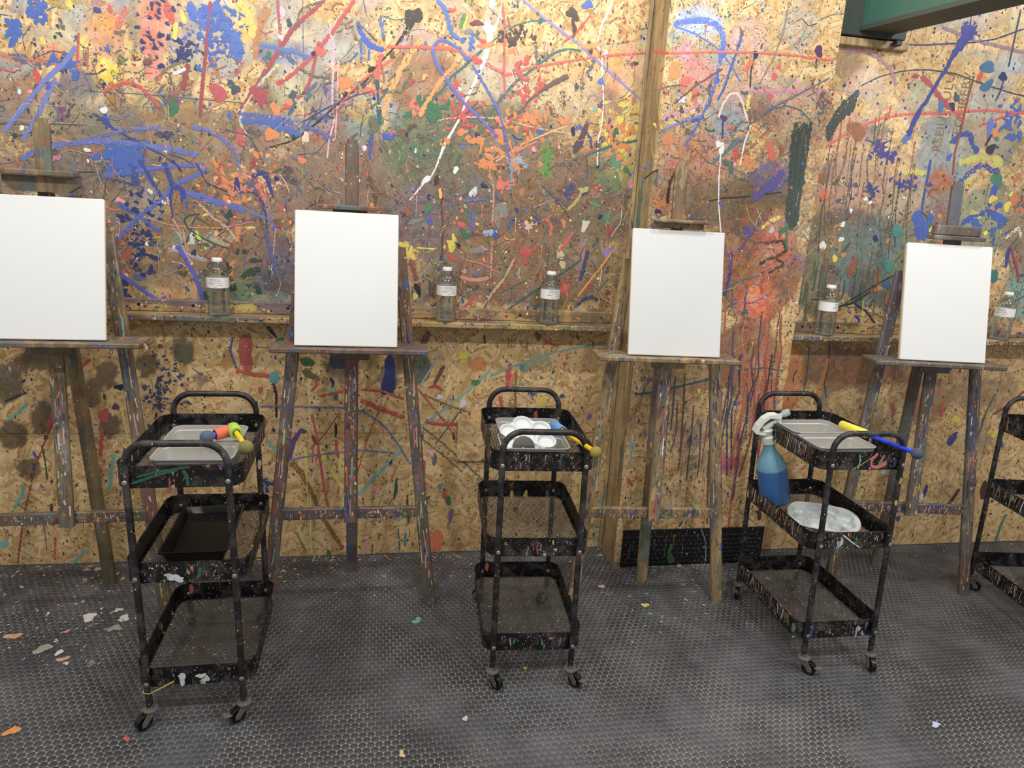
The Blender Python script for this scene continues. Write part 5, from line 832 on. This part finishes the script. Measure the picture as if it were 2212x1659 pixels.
front(0, 1, 150, [('b', (222,226,232), -.035, -.006, .012, .012), ('b', (206,206,214), -.045, -.002, .012, .006), ('b', (222,226,232), -.02, -.014, .014, .006), ('b', CORAL, .013, .018, .003, .011), ('s', (50,110,70), .008, [(.034, .02), (.03, -.004), (.024, -.014)]), ('b', (190,140,110), .004, .006, .006, .004)])
front(0, 2, 110, [('b', (226,230,234), -.036, .0, .010, .018), ('b', (226,230,234), .014, .004, .012, .008, .4), ('b', (214,220,226), .026, -.006, .007, .014), ('s', DG, .004, [(-.008, -.004), (-.009, -.02)]), ('s', DG, .003, [(.045, -.012), (.06, -.002)])])
front(1, 0, 130, [('s', (196,140,96), .004, [(-.052, .03), (-.052, .008)]), ('s', (196,140,96), .003, [(-.044, .03), (-.043, .004)]), ('s', (196,150,106), .003, [(.004, .028), (.004, .008)]), ('s', DG, .006, [(.052, .034), (.05, .018), (.048, -.004)])])
front(1, 1, 130, [('b', (206,206,80), .052, .0, .005, .006), ('s', (140,60,70), .006, [(.0, .026), (-.006, .006), (.001, -.018)]), ('s', (150,120,80), .005, [(-.03, .01), (-.036, -.02)]), ('b', (170,190,200), .02, -.016, .004, .007), ('s', (200,160,140), .003, [(.008, .02), (.006, -.004)])])
front(1, 2, 120, [('b', (150,90,130), .086, .006, .004, .014), ('b', (60,140,90), .03, .004, .004, .010), ('s', (190,200,206), .003, [(-.072, .022), (-.068, -.006)]), ('s', (60,150,110), .005, [(-.056, .018), (-.06, .0)]), ('b', CORAL, .056, .018, .005, .005), ('s', (110,110,160), .005, [(.038, -.002), (.036, -.02)])])
PKN = (222,92,92)
front(2, 0, 150, [('s', PKN, [.010, .009, .008, .012, .012], [(.040, .034), (.022, .012), (.024, -.010), (.05, -.014), (.075, .004)]), ('s', PKN, .010, [(.02, -.012), (.022, -.02)]), ('s', (150,110,90), .010, [(.064, .028), (.056, .01), (.05, -.01)]), ('s', (110,190,186), .004, [(-.022, .03), (-.018, .006), (-.02, -.018)]), ('s', (196,170,60), .003, [(.03, .026), (.0, .004), (-.04, -.02)])])
front(2, 1, 260, [('s', (226,228,216), .004, [(-.04, .03), (-.01, .008), (.03, -.018)]), ('b', (150,160,200), -.05, -.006, .009, .012), ('b', (206,210,216), -.04, .002, .008, .012), ('s', (40,120,90), .006, [(.012, .02), (.012, -.008)]), ('s', (230,200,60), .003, [(.08, .026), (.09, .004)]), ('b', CORAL, -.042, .02, .004, .003)])
front(2, 2, 260, [('b', (80,104,190), .098, .022, .006, .009), ('b', (170,174,190), .066, -.002, .006, .018), ('b', (206,196,170), .074, .006, .004, .010), ('b', (160,170,196), .088, -.012, .005, .008), ('b', (60,80,140), -.1, .008, .007, .022)])
for lv in range(3): flank(2, lv, 190); flank(3, lv, 120); flank(0, lv, 40, 1); flank(1, lv, 30)
for i in range(4):     # flecks caught on the wire bases
    for lv in range(3):
        s = Splat((0, 0, TH0+.0030), (1, 0, 0), (0, 1, 0), (0, 0, 1))
        for _ in range(60): s.blob(random.uniform(-.13, .13), random.uniform(TY0+.02, TY1-.02), random.uniform(.001, .004), random.uniform(.0008, .003), random.choice(PC+[RED, YEL, ORNG]), random.uniform(0, 3), .4, 8)
        s.build('paint_marks', CT_[i][1][lv])
# yellow band round a leg of the first cart
c = CARTS[0]; lp = Vector((c[0]-BW/2+c[3]*.11, c[1]-.2215, .108)); mb = MB()
mb.tube([lp+Vector((.0103*math.cos(a), .0103*math.sin(a), .0015*math.sin(a))) for a in np.linspace(0, 2*PI, 22)], .0012, 6)
mb.tube([lp+Vector((.006, -.0125, -.002)), lp+Vector((.035, -.0128, .014)), lp+Vector((.072, -.011, .034))], .0011, 6)
mb.tube([lp+Vector((.006, -.0125, -.002)), lp+Vector((.036, -.0122, .0125)), lp+Vector((.072, -.011, .032))], .0011, 6)
tag(part('rubber_band', mb, plast('yellow_elastic', (206, 192, 110)), None, True), 'stretched yellow rubber band around the front leg of the nearest cart', 'rubber band')

# ---------------------------------------------------------------- steel pans
def pan_mesh(w, d, h, r=.022):
    mb = MB(); rings = []
    def rr(iw, id_, rad, z): return [(x, y, z) for x, y in rrect(iw, -id_/2, id_/2, rad)]
    R = [rr(w-.024, d-.024, r*.7, .0), rr(w-.018, d-.018, r*.85, .004), rr(w-.012, d-.012, r, h-.014), rr(w-.008, d-.008, r, h-.0135), rr(w-.008, d-.008, r, h-.002), rr(w, d, r+.004, h-.002), rr(w+.001, d+.001, r+.004, h-.0005), rr(w, d, r+.004, h), rr(w-.0095, d-.0095, r, h), rr(w-.0095, d-.0095, r, h-.013), rr(w-.014, d-.014, r, h-.0145), rr(w-.0205, d-.0205, r*.85, .005), rr(w-.028, d-.028, r*.7, .0012)]
    n = len(R[0]); v = [p for q in R for p in q]; f = [tuple(reversed(range(n))), tuple(range((len(R)-1)*n, len(R)*n))]
    for a in range(len(R)-1):
        for j in range(n): f.append((a*n+j, a*n+(j+1) % n, (a+1)*n+(j+1) % n, (a+1)*n+j))
    return mb.add(v, f).mesh('steel_pan', M_STEEL, 35)
ME_PAN = pan_mesh(.207, .144, .064)
ztop = BZ[0]+TH0+.0032
PANS = [(-.478, -.828, ztop, 0, 'steel pan at the front of the nearest cart'), (-.484, -.682, ztop, 0, 'steel pan with a blue tint at the back of the nearest cart'),
        (.452, -.758, ztop, -.05, 'steel pan at the front of the middle cart, under the flower palette'), (.470, -.604, ztop, -.05, 'steel pan at the back of the middle cart, behind the flower palette'),
        (1.452, -.768, ztop, 0, 'empty steel pan at the front of the spray bottle cart'), (1.458, -.616, ztop, 0, 'empty steel pan at the back of the spray bottle cart')]
for x, y, z, rz, lab in PANS: tag(link('steel_pan', ME_PAN, None, (x, y, z), (0, 0, rz)), lab, 'pan', 'rectangular steel pans on the carts')

# ---------------------------------------------------------------- foam mallets
def mallet(a, b, foamL, foamR, stickR, ballR, cf, cs, cb, label, stickcap=.0):
    """a = far end of the foam, b = centre of the ball"""
    a, b = Vector(a), Vector(b); d = (b-a); L = d.length; M = d.to_track_quat('Z', 'Y').to_matrix().to_4x4(); M.translation = a
    t = thing('foam_mallet', label, 'mallet', (0, 0, 0), 0, 'foam mallets on the carts'); t.matrix_world = M
    mb = MB(); mb.lathe([(.0001, 0), (foamR*.85, 0), (foamR, foamR*.15), (foamR, foamL-foamR*.12), (foamR*.92, foamL), (stickR*1.5, foamL), (stickR*1.45, foamL-.008), (.0001, foamL-.008)], 24); part('foam_head', mb, foam('foam_'+cf[0], cf[1]), t, 45)
    mb = MB(); mb.lathe([(.0001, foamL-.02), (stickR, foamL-.02), (stickR, L-ballR*.7), (.0001, L-ballR*.7)], 16); part('stick', mb, plast('stick_'+cs[0], cs[1]), t, 45)
    mb = MB(); mb.lathe([(max(.0001, ballR*math.sin(q)), L-ballR*math.cos(q)) for q in np.linspace(0, PI, 15)], 24); part('ball_end', mb, foam('ball_'+cb[0], cb[1]), t, 'all')
A = lambda x, y, z: tuple(atz(x, y, z))
mallet(A(496, 931, .790), A(447, 944, .786), .042, .0165, .0085, .0185, ('orange', (226,112,84)), ('violet', (88,86,190)), ('slate', (84,96,122)), 'orange foam mallet with violet stick lying across the nearest cart pan')
mallet(A(503, 924, .796), A(532, 966, .790), .045, .0175, .0070, .0188, ('lime', (166,204,84)), ('yellow', (240,202,40)), ('olive', (126,124,72)), 'lime green foam mallet with yellow stick and olive ball end')
mallet(A(1196, 918, .752), A(1287, 977, .790), .085, .0150, .0070, .0170, ('sky', (104,160,220)), ('yellow2', (244,196,40)), ('khaki', (148,134,62)), 'sky blue foam mallet with yellow stick poking out of the middle cart')
mallet(A(1817, 917, .775), A(1981, 980, .775), .105, .0150, .0072, .0175, ('yellow', (238,222,84)), ('blue', (38,72,222)), ('ink', (74,80,104)), 'yellow foam mallet with long blue stick on the spray bottle cart')
P = atz(1131, 966, .752); t = thing('foam_pad', 'round dark grey foam pad leaning at the front of the middle cart', 'sponge'); t.matrix_world = Matrix.Translation(P) @ Matrix.Rotation(math.radians(62), 4, 'X')
mb = MB(); mb.lathe([(.0001, -.009), (.030, -.009), (.033, -.005), (.033, .004), (.029, .008), (.012, .010), (.0001, .0105)], 32); part('foam_disc', mb, foam('foam_grey', (92, 92, 84)), t, 45)
mb = MB(); mb.lathe([(.006, -.024), (.007, -.022), (.007, -.0088), (.006, -.0088)], 14); part('peg', mb, M_BPLAST, t, 45)

# ---------------------------------------------------------------- palettes
def palette_mesh(rfun, wells, rim, depth_plate, nr=46, nt=132):
    mb = MB(); v = []; f = []
    for i in range(nr+1):
        q = i/nr
        for j in range(nt):
            a = 2*PI*j/nt; R = rfun(a); x, y = R*q*math.cos(a), R*q*math.sin(a); z = 0.
            for wx, wy, wr, wd in wells:
                d = math.hypot(x-wx, y-wy)/wr
                if d < 1: z = min(z, -wd*(1-d**12))
            e = (1-q)*R
            if e < rim: z = max(z, 0)*1.0+.0016*(1-e/rim) if z > -.0005 else z
            v.append((x, y, z))
    for i in range(nr):
        for j in range(nt): f.append((i*nt+j, (i+1)*nt+j, (i+1)*nt+(j+1) % nt, i*nt+(j+1) % nt))
    n0 = len(v); v += [(x, y, z-.0018) for x, y, z in v]
    f += [tuple(n0+k for k in reversed(q)) for q in list(f)]
    o = nr*nt
    for j in range(nt): f.append((o+(j+1) % nt, o+j, n0+o+j, n0+o+(j+1) % nt))
    mb.add(v, f); return mb.mesh('palette', M_WHITEPL, 28)
wl = [(.058*math.cos(k*PI/3+.5), .058*math.sin(k*PI/3+.5), .0265, .010) for k in range(6)]+[(0, 0, .024, .008)]
me = palette_mesh(lambda a: max(.058*math.cos(((a-.5+PI/6) % (PI/3))-PI/6)+math.sqrt(max(0, .030**2-(.058*math.sin(((a-.5+PI/6) % (PI/3))-PI/6))**2)), .07), wl, .002, 0)
P = atz(1140, 941, .776); o = link('flower_palette', me); o.matrix_world = Matrix.Translation(P) @ Matrix.Rotation(math.radians(24), 4, 'X') @ Matrix.Rotation(math.radians(8), 4, 'Z'); tag(o, 'white flower-shaped paint palette resting on the middle cart pans', 'palette')
wl = []
for k in range(8):
    a = k*PI/4+PI/8; wl.append((.083*math.cos(a), .056*math.sin(a), .0225, .015))
wl += [(.022, .002, .019, .008), (-.026, -.002, .019, .008)]
me = palette_mesh(lambda a: 1/((abs(math.cos(a))/.117)**3+(abs(math.sin(a))/.085)**3)**(1/3)*(1+.012*math.cos(8*a)), wl, .003, 0)
P = atz(1779, 1117, BZ[1]+TH0+.028); o = link('oval_palette', me); o.matrix_world = Matrix.Translation(P) @ Matrix.Rotation(math.radians(-26), 4, 'Z') @ Matrix.Rotation(math.radians(9), 4, 'X'); tag(o, 'white oval plastic palette with round wells on the spray bottle cart middle tier', 'palette')

# ---------------------------------------------------------------- black roller tray on the first cart
def roller_tray():
    w, L, h = .175, .30, .045; mb = MB()
    def ring(k, z): return [(x, y, z(y) if callable(z) else z) for x, y in rrect(w-k, -L/2+k/2, L/2-k/2, .014, 4)]
    fz = lambda y: .003+max(0, (y+.03))*.16
    R = [ring(.03, lambda y: fz(y)-.002), ring(.004, h-.004), ring(-.006, h-.004), ring(-.006, h), ring(.006, h), ring(.032, fz)]
    n = len(R[0]); v = [p for q in R for p in q]; f = []
    for a in range(len(R)-1):
        for j in range(n): f.append((a*n+j, a*n+(j+1) % n, (a+1)*n+(j+1) % n, (a+1)*n+j))
    f += [tuple(reversed(range(n)))]
    mb.add(v, f)
    # floor in strips so that it follows the slope
    ys = np.linspace(-L/2+.02, L/2-.02, 9); x = w/2-.016
    for a, b in zip(ys[:-1], ys[1:]): mb.add([(-x, a, fz(a)), (x, a, fz(a)), (x, b, fz(b)), (-x, b, fz(b))], [(0, 1, 2, 3)])
    return mb
P = np.array([CARTS[0][0]+CARTS[0][3]*BZ[1]-.004, CARTS[0][1]+.012, BZ[1]+TH0+.0036])
t = thing('roller_tray', 'black plastic paint roller tray on the middle tier of the nearest cart', 'tray', tuple(P), .02)
part('tray_body', roller_tray(), M_BPLAST, t, 35)
for k in range(15):
    for sx in (-1, 1):
        y = .0+k*.0085; z = .0035+(y+.03)*.16; mb = MB(); mb.beam((sx*.006, y-.018*0, z), (sx*.062, y+.012, z+.002), .0022, .0018, (0, 0, 1), ch=.0004); part('ridge', mb, M_BPLAST, t)

# ---------------------------------------------------------------- spray bottle
t = thing('spray_bottle', 'translucent blue spray bottle with pale trigger head leaning out of a cart middle tier', 'bottle')
t.matrix_world = Matrix.Translation((1.408, -.553, BZ[1]+TH0+.0320)) @ Matrix.Rotation(math.radians(-15.5), 4, 'Y') @ Matrix.Rotation(math.radians(-8), 4, 'Z') @ Matrix.Diagonal((1.06, 1.06, 1.08, 1))
k = NT('blue_liquid_plastic'); zc = k.n('ShaderNodeSeparateXYZ', {0: k.tc()}).outputs[2]
cc = k.mix(k.step(k.math('ADD', zc, k.math('MULTIPLY', k.noise(30, 2), .003)), .1255, .1285), lin((66, 110, 168)), lin((116, 162, 182)))
k.set(Base_Color=cc, Roughness=.35, Subsurface_Weight=.25, Subsurface_Radius=(.01, .02, .04), Subsurface_Scale=.3); M_SPRAY = k.m
mb = MB(); mb.lathe([(.044, 0), (.048, .003), (.049, .010), (.048, .016), (.0485, .03), (.0495, .118), (.049, .127), (.046, .139), (.036, .160), (.026, .176), (.0205, .186), (.0185, .196), (.0185, .212), (.0185, .216)], 40); part('body', mb, M_SPRAY, t, 50)
M_TRIG = simple('pale_green_plastic', (206, 214, 200), .4, 0, (60, .2), .25); M_TRIGW = simple('white_trigger_shell', (226, 230, 222), .4, 0, None, .2)
mb = MB(); mb.lathe([(.0195, .212), (.0215, .213), (.0215, .236), (.019, .239), (.015, .240)], 28)
for q in range(24):
    a = q*PI/12; mb.box(-.0012, .0012, -.0228, -.021, .214, .234); o = len(mb.v)-8
    for j in range(o, o+8): x, y, z = mb.v[j]; mb.v[j] = (x*math.cos(a)-y*math.sin(a), x*math.sin(a)+y*math.cos(a), z)
part('collar', mb, M_TRIG, t, 30)
mb = MB(); mb.lathe([(.0145, .239), (.0165, .248), (.019, .258), (.0145, .262)], 24); mb.tube([(-.012, 0, .262), (.038, 0, .285)], [.0105, .0095], 14); part('pump', mb, M_TRIG, t, 40)
mb = MB(); mb.extrude([(-.043, .258), (-.046, .266), (-.034, .284), (-.012, .303), (.012, .312), (.034, .308), (.048, .298), (.044, .290), (.028, .296), (.010, .300), (-.010, .290), (-.028, .272), (-.034, .257), (-.020, .247), (.006, .247), (.004, .252), (-.018, .255)], -.015, .015); part('shell', mb, M_TRIGW, t)
mb = MB(); mb.extrude([(.026, .292), (.044, .290), (.050, .272), (.050, .248), (.045, .246), (.041, .262), (.030, .274)], -.008, .008); part('trigger', mb, M_TRIGW, t)
mb = MB(); mb.tube([(.044, 0, .297), (.056, 0, .300), (.057, 0, .3005), (.078, 0, .306)], [.0085, .0085, .0105, .0100], 14)
for q in range(14):
    a = q*2*PI/14; d = Vector((.021, 0, .0055)).normalized(); u = Vector((0, 1, 0)); w = d.cross(u); c0 = Vector((.0575, 0, .3006)); r = (u*math.cos(a)+w*math.sin(a))*.0104; mb.tube([c0+r, c0+d*.019+r*.96], .0012, 5)
part('nozzle', mb, simple('grey_nozzle', (168, 178, 176), .45), t, 40)
